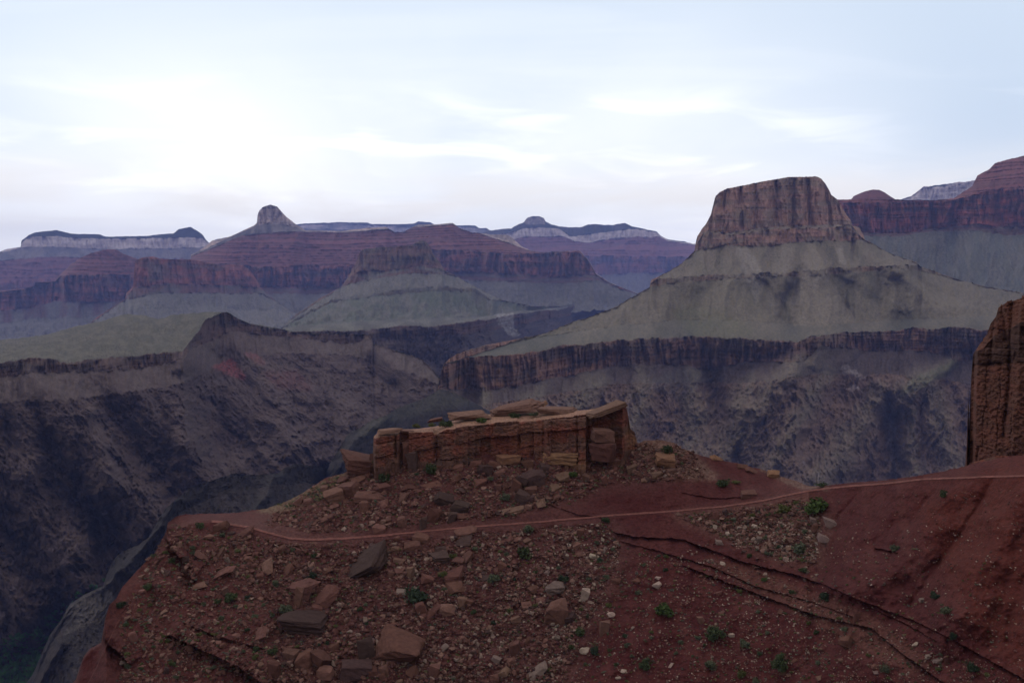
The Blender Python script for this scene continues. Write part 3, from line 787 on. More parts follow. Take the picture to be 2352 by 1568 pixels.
# the big butte on the right, its skirt, the rim below and the gorge wall down to the river
landform('butte', 1000, 2900, 2, [
    dict(y=[(1000, 900), (1005, 890), (1007, 875), (1014, 849), (1018, 837), (1031, 823), (1051, 812), (1117, 792), (1184, 779), (1257, 765), (1317, 739), (1367, 724), (1417, 704), (1467, 675), (1492, 660), (1495, 642), (1534, 625), (1568, 604), (1594, 577), (1599, 546), (1611, 526), (1621, 513), (1631, 493), (1636, 470), (1641, 450), (1650, 441), (1665, 434), (1741, 418), (1808, 407), (1868, 405.6), (1881, 410), (1891, 421), (1901, 438), (1906, 449), (1918, 457), (1926, 469), (1941, 493), (1951, 506), (1955, 519), (1971, 523), (1981, 540), (1984, 551), (2001, 559), (2035, 579), (2101, 603), (2115, 613), (2201, 643), (2268, 660), (2352, 673), (2520, 690), (2900, 720)],
         r=[(1000, 1490), (1007, 1500), (1031, 1545), (1117, 1830), (1257, 2200), (1417, 2480), (1494, 2580), (1594, 2790), (1650, 2880), (1808, 2960), (1918, 3000), (1984, 2920), (2115, 2850), (2352, 3000), (2520, 3000)], j=1.2),
    dict(y=[(1000, 901), (1018, 838), (1417, 705), (1594, 578), (1611, 540), (1625, 531), (1668, 536), (1768, 522), (1840, 518), (1951, 516), (1984, 552), (2352, 674), (2520, 691)], dr=[(1000, -2), (1590, -20), (1660, -110), (1918, -110), (1990, -10), (2520, -5)], j=2.5),
    dict(y=[(1000, 901), (1018, 838), (1417, 705), (1594, 578), (1621, 534), (1668, 542), (1768, 528), (1840, 524), (1951, 524), (1984, 553), (2352, 674), (2520, 691)], dr=[(1000, -1), (1590, -4), (1640, -30), (1918, -30), (1990, -4), (2520, -2)], j=2),
    dict(y=[(1000, 901), (1018, 838), (1417, 705), (1594, 579), (1621, 573), (1661, 564), (1768, 566), (1851, 553), (1982, 553), (1990, 557), (2352, 675), (2520, 692)], dr=[(1000, -1), (1590, -5), (1640, -35), (1918, -40), (1990, -5), (2520, -2)], j=2.5),
    dict(y=[(1000, 902), (1018, 839), (1417, 706), (1494, 643), (1568, 637), (1668, 631), (1728, 629), (1815, 626), (1905, 616), (2061, 608), (2108, 607), (2117, 615), (2352, 676), (2520, 693)],
         r=[(1000, 1485), (1031, 1542), (1117, 1820), (1257, 2190), (1417, 2470), (1494, 2560), (1700, 2520), (1905, 2560), (2115, 2740), (2352, 2950), (2520, 2950)], j=3),
    dict(y=[(1000, 902), (1018, 839), (1417, 706), (1493, 659), (1568, 648), (1668, 642), (1728, 638), (1815, 636), (1905, 631), (2061, 618), (2117, 622), (2352, 677), (2520, 694)], dr=-12, j=2.5),
    dict(y=[(1000, 903), (1018, 840), (1117, 800), (1257, 772), (1417, 748), (1568, 735), (1700, 736), (1800, 744), (1910, 746), (2060, 735), (2200, 728), (2352, 722), (2520, 725)],
         r=[(1000, 1480), (1031, 1538), (1117, 1800), (1257, 2120), (1417, 2260), (1568, 2330), (1800, 2280), (2060, 2500), (2352, 2500), (2520, 2500)], j=2),
    dict(y=[(1000, 903), (1018, 841), (1031, 826), (1067, 822), (1201, 812), (1284, 796), (1417, 783), (1568, 775), (1701, 777), (1835, 786), (1861, 775), (1935, 763), (2068, 760), (2101, 752), (2168, 757), (2221, 750), (2268, 760), (2352, 760), (2520, 765)],
         r=[(1000, 1475), (1031, 1530), (1067, 1570), (1201, 1700), (1284, 1830), (1417, 2000), (1568, 2140), (1701, 2110), (1835, 2010), (1861, 2100), (1935, 2250), (2068, 2330), (2101, 2300), (2221, 2330), (2352, 2280), (2520, 2250)], j=4),
    dict(y=[(1000, 904), (1006, 894), (1051, 895), (1117, 898), (1184, 889), (1251, 873), (1317, 862), (1384, 846), (1417, 840), (1568, 838), (1628, 850), (1701, 833), (1851, 829), (1868, 815), (1885, 795), (1928, 799), (2001, 809), (2068, 806), (2135, 806), (2201, 829), (2352, 830), (2520, 835)], dr=-26, j=4),
    dict(y=[(1000, 930), (1117, 930), (1251, 910), (1417, 880), (1701, 880), (1900, 860), (2068, 860), (2352, 900), (2520, 900)], dr=-60, j=4),
    dict(y=[(1000, 1150), (1300, 1150), (2000, 1200), (2520, 1200)], dr=-250, j=3),
    dict(y=[(1000, 1500), (2520, 1500)], dr=-160, j=3)],
    [dict(kind='cliff', c=(.225, .128, .098), c2=(.165, .118, .094), A=17, lam=15), dict(kind='talus', c=(.18, .145, .115), c2=(.14, .10, .075), A=6, lam=8),
     dict(kind='cliff', c=(.21, .118, .088), c2=(.15, .11, .086), A=15, lam=11), dict(kind='talus', c=(.122, .100, .072), c2=(.098, .085, .058), A=13, lam=17, conc=.15, led=.15),
     dict(kind='cliff', c=(.135, .085, .055), c2=(.095, .072, .052), A=10, lam=10), dict(kind='talus', c=(.096, .081, .053), c2=(.075, .066, .042), A=16, lam=22, led=.8, conc=.2),
     dict(kind='flat', c=TONTO, c2=TONTO2, A=6), dict(kind='cliff', c=(.145, .075, .053), c2=(.075, .048, .042), A=18, lam=15),
     dict(kind='talus', c=SCH2, c2=(.075, .055, .048), A=12, lam=14), dict(kind='gorge', c=(.098, .060, .046), c2=(.150, .095, .072), c3=(.25, .20, .19), A=30, lam=15), dict(kind='gorge', c=SCH, c2=SCH2, A=20, lam=15)],
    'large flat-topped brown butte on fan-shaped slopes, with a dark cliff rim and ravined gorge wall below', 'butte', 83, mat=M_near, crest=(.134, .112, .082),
    feats=[([(1680, 572), (1690, 634)], 34, 29, 1), ([(1740, 568), (1748, 632)], 30, 26, 1), ([(1800, 562), (1806, 630)], 30, 26, 1), ([(1862, 556), (1874, 627)], 38, 35, 1), ([(1920, 556), (1948, 620)], 30, 26, 1), ([(1625, 578), (1588, 642)], 38, 31, 1), ([(1975, 556), (2045, 608)], 36, 31, 1),
           ([(1662, 638), (1672, 690), (1690, 742)], 95, 70, 1), ([(1862, 590), (1880, 680), (1892, 746)], 85, 80, 1), ([(1960, 632), (1980, 690), (2004, 738)], 55, 42, 1), ([(2055, 610), (2110, 665), (2190, 716)], 85, 65, 1), ([(1545, 645), (1510, 700), (1478, 745)], 85, 60, 1), ([(1780, 636), (1775, 700), (1765, 745)], 48, 36, 1), ([(2150, 628), (2230, 680), (2310, 718)], 75, 55, 1), ([(1440, 700), (1400, 730), (1350, 765)], 60, 50, 1),
           ([(1905, 640), (1960, 730)], 10, -30), ([(1842, 620), (1818, 700)], 10, -35), ([(1840, 620), (1800, 700), (1790, 735)], 16, -60), ([(1660, 575), (1740, 640), (1790, 690), (1815, 735)], 13, -30), ([(1665, 640), (1660, 700), (1640, 735)], 34, 70), ([(2055, 612), (2110, 660), (2170, 700)], 30, 60),
           ([(1910, 630), (1960, 650), (2030, 690)], 18, -30), ([(1990, 660), (2050, 700)], 20, 60), ([(1760, 560), (1740, 625)], 12, 40), ([(1824, 416), (1822, 520)], 5, -45), ([(1668, 440), (1660, 535)], 5, -30), ([(1702, 432), (1706, 522)], 4, -28), ([(1738, 424), (1734, 525)], 5, -34), ([(1780, 420), (1786, 500)], 4, -28), ([(1855, 415), (1862, 515)], 4, -30), ([(1895, 435), (1908, 520)], 5, -36), ([(1640, 470), (1630, 560)], 5, -26), ([(1925, 475), (1945, 550)], 5, -28), ([(1750, 530), (1752, 562)], 4, -18), ([(1690, 538), (1688, 562)], 4, -18), ([(1830, 525), (1832, 556)], 4, -18), ([(1760, 430), (1757, 520)], 6, 18), ([(1715, 432), (1720, 525)], 5, 16), ([(1840, 415), (1842, 520)], 6, 18), ([(1880, 425), (1878, 475)], 8, 25), ([(1700, 440), (1700, 520)], 4, -14),
           ([(1640, 880), (1650, 960), (1690, 1040), (1715, 1110)], 22, -80), ([(1851, 830), (1760, 900), (1690, 1000), (1630, 1090)], 80, 140, 1), ([(1590, 860), (1600, 960), (1560, 1060)], 60, 100, 1), ([(2010, 900), (1985, 960), (1940, 1030), (1880, 1110)], 75, 140, 1), ([(2040, 910), (2050, 1000), (2060, 1110)], 16, -80),
           ([(2190, 825), (2110, 880), (2060, 905)], 50, 120, 1), ([(2140, 880), (2165, 980), (2200, 1100)], 60, 90, 1), ([(1480, 850), (1470, 930), (1430, 1010)], 60, 90, 1), ([(1380, 870), (1330, 920), (1290, 1000)], 60, 90, 1), ([(1900, 850), (1850, 940), (1790, 1030), (1740, 1120)], 55, 80, 1), ([(1720, 860), (1690, 930)], 36, 60, 1), ([(2090, 940), (2090, 1030), (2110, 1110)], 36, 50, 1), ([(1240, 890), (1220, 930)], 40, 40, 1), ([(1120, 900), (1100, 940)], 40, 40, 1)],
    patches=[([(1856, 562), (1870, 560), (1905, 640), (1965, 738), (1825, 746), (1812, 700), (1842, 630)], (.165, .138, .104), 0.75, 3), ([(1650, 646), (1690, 644), (1760, 718), (1790, 736), (1600, 734), (1615, 690)], (.140, .120, .082), 0.6, 4),
             ([(2040, 616), (2070, 612), (2130, 660), (2230, 700), (2010, 712), (2030, 660)], (.148, .124, .086), 0.65, 4), ([(1950, 634), (1985, 640), (2010, 700), (1975, 700)], (.144, .122, .088), 0.5, 4),
             ([(1912, 628), (1936, 652), (2022, 698), (2030, 676), (1965, 650), (1945, 634)], (.062, .056, .042), 0.6, 1), 
             ([(1690, 570), (1720, 572), (1755, 640), (1740, 690), (1715, 640)], (.215, .19, .165), 0.55, 3), ([(1785, 562), (1826, 560), (1800, 630), (1775, 630)], (.205, .175, .14), 0.5, 4), ([(1920, 570), (1935, 572), (1942, 605), (1930, 605)], (.23, .20, .17), 0.6, 2),
             ([(1932, 845), (1940, 835), (1985, 866), (1978, 870)], (.24, .2, .2), 0.7, 2), ([(1948, 890), (1966, 883), (1972, 890), (1955, 898)], (.28, .22, .21), 0.9, 2),
             ([(2030, 930), (2050, 930), (2056, 985), (2065, 1040), (2070, 1110), (2046, 1110), (2052, 1030), (2036, 975)], (.19, .16, .17), 0.6, 5), ([(2100, 870), (2190, 832), (2196, 838), (2110, 890), (2070, 905)], (.10, .10, .06), 0.8, 5),
             ([(1500, 880), (1560, 850), (1600, 860), (1570, 920)], (.085, .085, .08), 0.4, 8), ([(1560, 720), (1640, 720), (1720, 760), (1600, 765)], (.085, .085, .04), 0.5, 14)])

# lower spur of the gorge between the near ridge and the canyon, with a pale bench above the creek
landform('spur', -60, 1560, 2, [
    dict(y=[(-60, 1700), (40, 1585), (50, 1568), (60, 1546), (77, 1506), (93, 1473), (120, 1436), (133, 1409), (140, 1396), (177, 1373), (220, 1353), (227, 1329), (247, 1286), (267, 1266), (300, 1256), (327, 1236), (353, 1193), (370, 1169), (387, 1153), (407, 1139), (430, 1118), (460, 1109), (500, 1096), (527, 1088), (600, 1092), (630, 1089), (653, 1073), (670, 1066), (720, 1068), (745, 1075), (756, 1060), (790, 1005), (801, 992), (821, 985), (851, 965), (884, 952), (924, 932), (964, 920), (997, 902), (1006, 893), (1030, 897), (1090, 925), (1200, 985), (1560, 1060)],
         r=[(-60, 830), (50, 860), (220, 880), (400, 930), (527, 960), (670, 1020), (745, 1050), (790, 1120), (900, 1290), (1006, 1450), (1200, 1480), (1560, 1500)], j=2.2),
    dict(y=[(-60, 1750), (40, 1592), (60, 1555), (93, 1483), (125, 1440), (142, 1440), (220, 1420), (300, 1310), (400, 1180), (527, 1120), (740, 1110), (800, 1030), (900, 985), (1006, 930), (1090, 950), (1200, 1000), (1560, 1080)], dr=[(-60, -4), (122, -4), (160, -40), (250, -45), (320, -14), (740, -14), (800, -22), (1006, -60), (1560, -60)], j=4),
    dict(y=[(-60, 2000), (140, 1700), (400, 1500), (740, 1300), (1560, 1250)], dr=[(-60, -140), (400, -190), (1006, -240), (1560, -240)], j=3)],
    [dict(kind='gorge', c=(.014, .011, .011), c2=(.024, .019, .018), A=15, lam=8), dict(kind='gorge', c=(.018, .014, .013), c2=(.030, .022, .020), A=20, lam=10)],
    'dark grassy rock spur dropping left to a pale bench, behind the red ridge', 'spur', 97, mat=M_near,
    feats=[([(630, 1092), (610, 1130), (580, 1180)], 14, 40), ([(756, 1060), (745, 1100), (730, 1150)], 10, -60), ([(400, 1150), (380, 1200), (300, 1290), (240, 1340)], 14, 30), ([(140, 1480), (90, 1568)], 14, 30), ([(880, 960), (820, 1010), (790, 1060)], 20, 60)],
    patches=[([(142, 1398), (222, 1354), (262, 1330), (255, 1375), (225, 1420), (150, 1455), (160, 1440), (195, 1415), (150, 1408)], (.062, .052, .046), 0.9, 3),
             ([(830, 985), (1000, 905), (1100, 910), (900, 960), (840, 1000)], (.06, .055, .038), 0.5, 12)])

# ------------------------------------------------------------------ the near ridge of red shale
SOIL = (0.052, 0.0118, 0.0120)
SOIL2 = (0.066, 0.0185, 0.0170)
GRAV = (0.082, 0.036, 0.032)
TRAIL = [(470, 1197), (500, 1199), (515, 1204), (560, 1210), (610, 1224), (660, 1237), (700, 1240), (784, 1237), (884, 1229), (1017, 1216), (1117, 1208), (1251, 1198), (1384, 1186), (1568, 1173), (1668, 1164), (1768, 1149), (1835, 1134), (1885, 1125), (1968, 1117), (2068, 1109), (2135, 1101), (2250, 1097), (2352, 1094), (2480, 1091), (2940, 1088)]
TR = [(60, 106), (165, 108.5), (222, 109), (262, 114.5), (340, 119.5), (372, 122.5), (420, 126.3), (480, 127.5), (660, 122), (884, 120), (1117, 120), (1384, 121), (1568, 121), (1768, 122), (1885, 121), (2068, 112), (2352, 100), (2480, 96), (2940, 86)]
TY = [(60, 1670), (165, 1590), (200, 1535), (222, 1485), (262, 1412), (340, 1318), (372, 1252), (400, 1222), (430, 1203)] + TRAIL
M_soil = attr_mat('red_shale_soil', 0.35, 1.0, 0.40)
RUB1 = [(700, 1130), (860, 1060), (1300, 1062), (1480, 1040), (1560, 1040), (1590, 1080), (1500, 1105), (1400, 1110), (1320, 1150), (1180, 1185), (1000, 1200), (860, 1215), (720, 1225), (600, 1200), (650, 1160)]
RUB2 = [(540, 1225), (700, 1250), (900, 1240), (1150, 1220), (1400, 1200), (1430, 1260), (1400, 1350), (1330, 1480), (1290, 1620), (560, 1620), (640, 1430), (560, 1330), (480, 1260)]
RUB3 = [(1560, 1185), (1700, 1170), (1850, 1145), (1905, 1200), (1880, 1290), (1800, 1285), (1650, 1225)]
RUB4 = [(380, 1205), (540, 1225), (640, 1430), (560, 1620), (240, 1620), (270, 1390)]
RUB5 = [(1400, 1250), (1700, 1300), (2350, 1560), (2300, 1620), (1300, 1620)]


def roughness(x, y):
    w = np.full(x.shape, 0.45)
    w = np.where(inpoly(x, y, RUB1) | inpoly(x, y, RUB2) | inpoly(x, y, RUB3), 1.3, w)
    return np.where((x > 1880) & (y < 1400), 0.22, w)


ridge, GX, GP = landform('hillside', 60, 2940, 1.6, [
    dict(y=[(60, 1640), (120, 1605), (150, 1572), (168, 1520), (185, 1496), (212, 1482), (222, 1425), (233, 1390), (250, 1375), (262, 1352), (300, 1310), (340, 1275), (360, 1240), (370, 1220), (374, 1200), (395, 1187), (420, 1182), (480, 1180), (535, 1178), (600, 1168), (650, 1152), (700, 1125), (740, 1100), (784, 1086), (800, 1078), (860, 1040), (1000, 1022), (1400, 1018), (1437, 1029), (1455, 1024), (1484, 1011), (1517, 1009), (1551, 1015), (1568, 1031), (1635, 1051), (1685, 1061), (1751, 1077), (1781, 1089), (1835, 1104), (1868, 1117), (1890, 1117), (1918, 1114), (1968, 1109), (2001, 1106), (2068, 1100), (2128, 1091), (2178, 1082), (2245, 1066), (2301, 1054), (2352, 1046), (2480, 1030), (2940, 1000)],
         r=[(60, 110), (222, 113), (262, 119), (372, 126), (400, 131), (480, 135), (600, 135), (700, 135), (860, 136), (1437, 133.5), (1520, 131), (1568, 132), (1685, 134), (1781, 133), (1868, 125), (1918, 120.5), (2001, 117.5), (2128, 111), (2245, 109), (2352, 107), (2480, 104), (2940, 95)], j=1.6),
    dict(y=[(x, y - 2.5) for x, y in TY], r=[(x, y + 0.6) for x, y in TR], j=0.9),
    dict(y=[(x, y + 3.0) for x, y in TY], dr=-1.25, j=0.9),
    dict(y=[(60, 1720), (2480, 1720)], r=[(60, 97), (300, 98), (700, 95), (1176, 93.5), (1800, 90), (2352, 77), (2480, 74), (2940, 66)], j=0),
    dict(y=[(60, 2100), (2480, 2100)], dr=-26, j=0)],
    [dict(kind='soil', c=SOIL, c2=SOIL2, A=9, calm=TRAIL, rough=roughness, px=1.7), dict(kind='soil', c=SOIL2, c2=SOIL2, A=2, calm=TRAIL, rough=roughness, px=1.7),
     dict(kind='soil', c=SOIL, c2=SOIL2, A=10, calm=TRAIL, rough=roughness, px=1.7), dict(kind='soil', c=SOIL, c2=SOIL2, A=9, calm=TRAIL, rough=roughness, px=8)],
    'red shale ridge covered in fallen rock, crossed by a narrow trail', 'hillside', 101, back=(40, 36), mat=M_soil, keep=True,
    ledges=[([(374, 1205), (378, 1232), (400, 1265), (425, 1300), (440, 1330), (452, 1334)], 30, 26, 1.5),
            ([(222, 1428), (228, 1450), (250, 1480), (280, 1505), (300, 1530)], 26, 26, 1.7),
            ([(381, 1455), (420, 1474), (500, 1508), (545, 1530), (600, 1568), (640, 1600)], 40, 30, 2.0),
            ([(420, 1428), (450, 1442), (500, 1462), (560, 1478), (610, 1490)], 18, 12, 0.6),
            ([(1390, 1215), (1450, 1232), (1568, 1238), (1702, 1289), (1835, 1322), (1918, 1353), (1951, 1369), (2101, 1426), (2201, 1476), (2352, 1560), (2420, 1600)], 11, 9, 0.75),
            ([(1420, 1242), (1500, 1262), (1640, 1303), (1735, 1346), (1868, 1383), (2001, 1432)], 6, 7, 0.4),
            ([(1560, 1296), (1640, 1325), (1735, 1362), (1868, 1412), (2001, 1442), (2068, 1498), (2168, 1568), (2220, 1610)], 10, 10, 0.8),
            ([(1960, 1375), (2010, 1400), (2080, 1432), (2160, 1478)], 5, 6, 0.4),
            ([(2008, 1258), (2040, 1264), (2062, 1270)], 8, 8, 0.5),
            ([(1240, 1152), (1330, 1182), (1400, 1190)], 6, 6, 0.3),
            ([(1560, 1130), (1640, 1145), (1720, 1140)], 6, 6, 0.25)],
    feats=[([(2278, 1103), (2235, 1179), (2211, 1219), (2148, 1300), (2090, 1390)], 10, -1.0), ([(2128, 1150), (2068, 1232), (2040, 1290)], 9, -0.7), ([(1965, 1140), (1930, 1180), (1912, 1250), (1880, 1310)], 9, -0.7),
           ([(2200, 1110), (2140, 1210), (2060, 1290), (1990, 1340)], 70, 2.4, 1), ([(2352, 1150), (2290, 1230), (2230, 1330), (2200, 1420)], 80, 3.0, 1), ([(2060, 1130), (1990, 1230), (1930, 1330)], 60, 1.6, 1), ([(2400, 1230), (2350, 1330), (2310, 1470)], 16, -0.9),
           ([(1930, 1460), (1800, 1560), (1760, 1610)], 20, -0.6), ([(1980, 1450), (2010, 1540)], 30, 0.7),
           ([(1420, 1270), (1440, 1360), (1330, 1520)], 24, -0.6), ([(1540, 1020), (1620, 1090), (1760, 1140)], 16, 0.5), ([(1640, 1062), (1700, 1110), (1800, 1130)], 18, -0.7),
           ([(480, 1250), (560, 1400), (540, 1500)], 40, 0.8), ([(330, 1300), (360, 1400), (380, 1440)], 20, -0.8)],
    patches=[(RUB1, GRAV, 0.62, 24), (RUB2, (0.082, 0.038, 0.034), 0.6, 30), (RUB3, (0.115, 0.06, 0.048), 0.55, 16), (RUB4, (0.080, 0.031, 0.027), 0.5, 20),
             ([(1450, 1020), (1530, 1012), (1580, 1040), (1640, 1095), (1520, 1090)], (.16, .105, .08), 0.6, 10),
             ([(2150, 1180), (2400, 1060), (2480, 1400), (2352, 1520), (2250, 1400)], (.076, .0155, .0088), 0.7, 50), ([(1640, 1290), (1720, 1310), (2000, 1420), (2130, 1520), (2100, 1540), (1900, 1440)], (.125, .062, .045), 0.4, 10),
             ([(600, 1172), (700, 1128), (790, 1090), (800, 1110), (720, 1150), (640, 1172)], (.14, .11, .065), 0.6, 6), ([(1750, 1078), (1850, 1105), (1900, 1122), (1830, 1118)], (.18, .13, .10), 0.4, 5)])

GPX, GPY = proj(GP)
_fr = 6                                              # rows before this are the back of the ridge


def ground_at(x, y):
    c = min(max((x - GX[0]) / (GX[1] - GX[0]), 0), len(GX) - 1.001)
    c0 = int(c)
    col = GPY[_fr:, c0]
    i = int(np.searchsorted(np.maximum.accumulate(col), y))
    i = min(max(i, 1), len(col) - 1)
    a, b = GP[_fr + i - 1, c0], GP[_fr + i, c0]
    t = (y - col[i - 1]) / max(col[i] - col[i - 1], 1e-6)
    p = a + (b - a) * min(max(t, 0), 1)
    q = GP[_fr + i, c0 + 1]
    f = c - c0
    return p + (q - GP[_fr + i, c0]) * f


def ground_many(x, y):
    c0 = np.clip(((x - GX[0]) / (GX[1] - GX[0])).astype(int), 0, len(GX) - 2)
    acc = np.maximum.accumulate(GPY[_fr:], 0)
    out = np.zeros((len(x), 3))
    for k in np.unique(c0):
        m = c0 == k
        i = np.clip(np.searchsorted(acc[:, k], y[m]), 1, acc.shape[0] - 1)
        out[m] = GP[_fr + i, k]
    return out


def trail():
    xs = np.arange(476, 2920, 3.0)
    yc = interp(TRAIL, xs) + 1.3 * fbm(xs / 45, xs * 0, 3, 77)
    V, n = [], 5
    for k, (x, y) in enumerate(zip(xs, yc)):
        wob = 0.8 * float(fbm(x / 30, 0.5, 3, 5))
        wid = (2.5 if x < 900 else 2.0) * (1 + 0.55 * float(fbm(x / 17, 2.5, 4, 9)))
        a = ground_at(x, y - wid + wob)
        b = ground_at(x, y + wid + wob)
        for j in range(n):
            t = j / (n - 1)
            p = a + (b - a) * t
            V.append((p[0], p[1], p[2] + (0.045 if 0 < j < n - 1 else 0.015)))
    V = np.array(V)
    m = len(xs)
    for c in range(n):                               # smooth along the way
        for _ in range(3):
            V.reshape(m, n, 3)[1:-1, c] = (V.reshape(m, n, 3)[:-2, c] + 2 * V.reshape(m, n, 3)[1:-1, c] + V.reshape(m, n, 3)[2:, c]) / 4
    V[:, 2] += 0.05
    idx = np.arange(m * n).reshape(m, n)
    F = np.stack([idx[:-1, :-1], idx[:-1, 1:], idx[1:, 1:], idx[1:, :-1]], -1).reshape(-1, 4)
    col = np.array((0.135, 0.052, 0.044))[None] * (1 + 0.3 * fbm(V[:, 0] / 1.5, V[:, 1] / 1.5, 3, 8))[:, None]
    o = link('path', np_mesh('path', V, F, M_soil, col))
    tag(o, 'narrow pinkish dirt trail crossing the red ridge from left to right', 'path', 'structure')


trail()

# ------------------------------------------------------------------ sandstone outcrop on the ridge and the cliff at the right edge
M_out = attr_mat('sandstone', 0.9, 0.7, 0.3, vert=2.5)
SAND = (0.135, 0.044, 0.031)
SAND2 = (0.085, 0.042, 0.032)
TOPS = (0.20, 0.105, 0.074)
landform('rock_outcrop', 846, 1476, 1.2, [
    dict(y=[(846, 1060), (853, 1050), (855, 1002), (872, 988), (911, 986), (960, 984), (1001, 978), (1041, 966), (1067, 958), (1117, 952), (1180, 947), (1232, 944), (1304, 942), (1351, 941), (1391, 934), (1432, 922.5), (1438, 925), (1444, 950), (1450, 985), (1460, 992), (1468, 1022), (1476, 1050)],
         r=[(846, 134), (1001, 139), (1117, 141), (1300, 138), (1436, 131), (1445, 133), (1476, 134)], j=0.8),
    dict(y=[(846, 1062), (854, 1004), (911, 999), (917, 995), (1001, 994), (1021, 984), (1117, 975), (1167, 969), (1251, 962), (1351, 949), (1391, 940), (1427, 928), (1438, 927), (1444, 952), (1450, 987), (1460, 994), (1468, 1024), (1476, 1052)],
         r=[(846, 132), (1001, 133), (1240, 132.6), (1250, 131.6), (1436, 129), (1450, 131), (1476, 132)], j=1.6, blk=(34, 3.5, 0.75)),
    dict(y=[(846, 1075), (911, 1066), (1017, 1060), (1117, 1056), (1244, 1052), (1268, 1072), (1417, 1066), (1437, 1040), (1468, 1034), (1476, 1060)], dr=-1.3, j=2, blk=(26, 6, 0.5)),
    dict(y=[(846, 1110), (1117, 1090), (1417, 1100), (1476, 1090)], dr=-0.5, j=2)],
    [dict(kind='flat', c=TOPS, c2=(.20, .11, .075), A=6, lam=14, px=1.3), dict(kind='blocks', c=SAND, c2=SAND2, A=9, bh=33, bwid=74, dip=.13, px=1.2, gr=.5), dict(kind='cliff', c=SAND2, c2=SAND2, A=6, lam=16, bed=8, st=(16, 12))],
    'long reddish sandstone outcrop with a sheer face and flat top, crowning the red ridge', 'rock outcrop', 113, back=(3, 9), mat=M_out, kind=None,
    feats=[([(908, 1000), (909, 1050)], 2.2, -0.9), ([(1000, 996), (1003, 1058)], 3.5, -0.9), ([(1249, 966), (1247, 1045)], 4, -0.8), ([(1325, 955), (1328, 1060)], 2.5, -0.5), ([(1432, 935), (1440, 1030)], 3, -0.3)],
    patches=[([(1160, 985), (1240, 975), (1240, 1030), (1190, 1030)], (.17, .07, .045), 0.5, 5), ([(1275, 1060), (1417, 1050), (1420, 1075), (1280, 1080)], (.17, .085, .045), 0.6, 4), ([(1440, 985), (1470, 1020), (1440, 1030)], (.19, .095, .05), 0.6, 3)])
landform('cliff', 2226, 2960, 1.5, [
    dict(y=[(2226, 1078), (2229, 1060), (2231, 1012), (2235, 990), (2236, 905), (2232, 890), (2237, 868), (2239, 815), (2246, 800), (2255, 784), (2271, 769), (2278, 746), (2290, 729), (2295, 709), (2315, 690), (2335, 684), (2352, 680), (2560, 650), (2960, 620)], r=[(2226, 142), (2352, 139), (2560, 130), (2960, 118)], j=2.4, blk=(16, 4, 0.4)),
    dict(y=[(2226, 1076), (2234, 860), (2236, 812), (2262, 800), (2290, 770), (2352, 740), (2560, 730), (2960, 720)], r=[(2226, 140), (2352, 134), (2560, 124), (2960, 112)], j=3),
    dict(y=[(2226, 1077), (2234, 870), (2240, 838), (2352, 832), (2560, 830)], dr=-0.5, j=2),
    dict(y=[(2226, 1090), (2238, 1064), (2300, 1050), (2352, 1046), (2560, 1040)], dr=-6, j=2),
    dict(y=[(2226, 1140), (2560, 1140)], dr=-3, j=2)],
    [dict(kind='blocks', c=(.092, .033, .021), c2=(.065, .028, .019), A=16, bh=85, bwid=52, gr=.5, px=1.4), dict(kind='blocks', c=(.052, .023, .017), c2=(.045, .022, .017), A=9, bh=18, bwid=60, gr=.5, px=1.4), dict(kind='blocks', c=(.086, .031, .021), c2=(.065, .027, .019), A=16, bh=130, bwid=58, gr=.5, px=1.4),
     dict(kind='cliff', c=SAND, c2=SAND2, A=5)],
    'sheer rust-brown cliff towering over the end of the trail at the right edge', 'cliff', 127, back=(30, 60), mat=M_out,
    feats=[([(2300, 700), (2310, 780)], 6, -1.2), ([(2322, 700), (2318, 860), (2306, 1000)], 5, -1.2), ([(2280, 760), (2276, 830)], 4, -0.8), ([(2345, 700), (2340, 800)], 5, 0.9), ([(2236, 838), (2300, 834)], 3, -0.6), ([(2340, 850), (2330, 950), (2325, 1030)], 12, 0.9)])
# ------------------------------------------------------------------ rocks
def object_mat(name, s, bump, amount, spot=0.0):
    """rock or leaf whose own colour is set on each object, mottled by noise"""
    m = attr_mat(name, s, bump, amount)
    nt = m.node_tree
    at = [n for n in nt.nodes if n.type == 'ATTRIBUTE'][0]
    oi = nt.nodes.new('ShaderNodeObjectInfo')
    for l in list(at.outputs['Color'].links):
        nt.links.new(oi.outputs['Color'], l.to_socket)
    nt.nodes.remove(at)
    return m


M_rock = object_mat('fallen_rock', 0.5, 0.8, 0.30)
M_leaf = object_mat('leaves', 0.25, 0, 0.35)
M_stem = attr_mat('stem', 0.2, 0.5, 0.3)


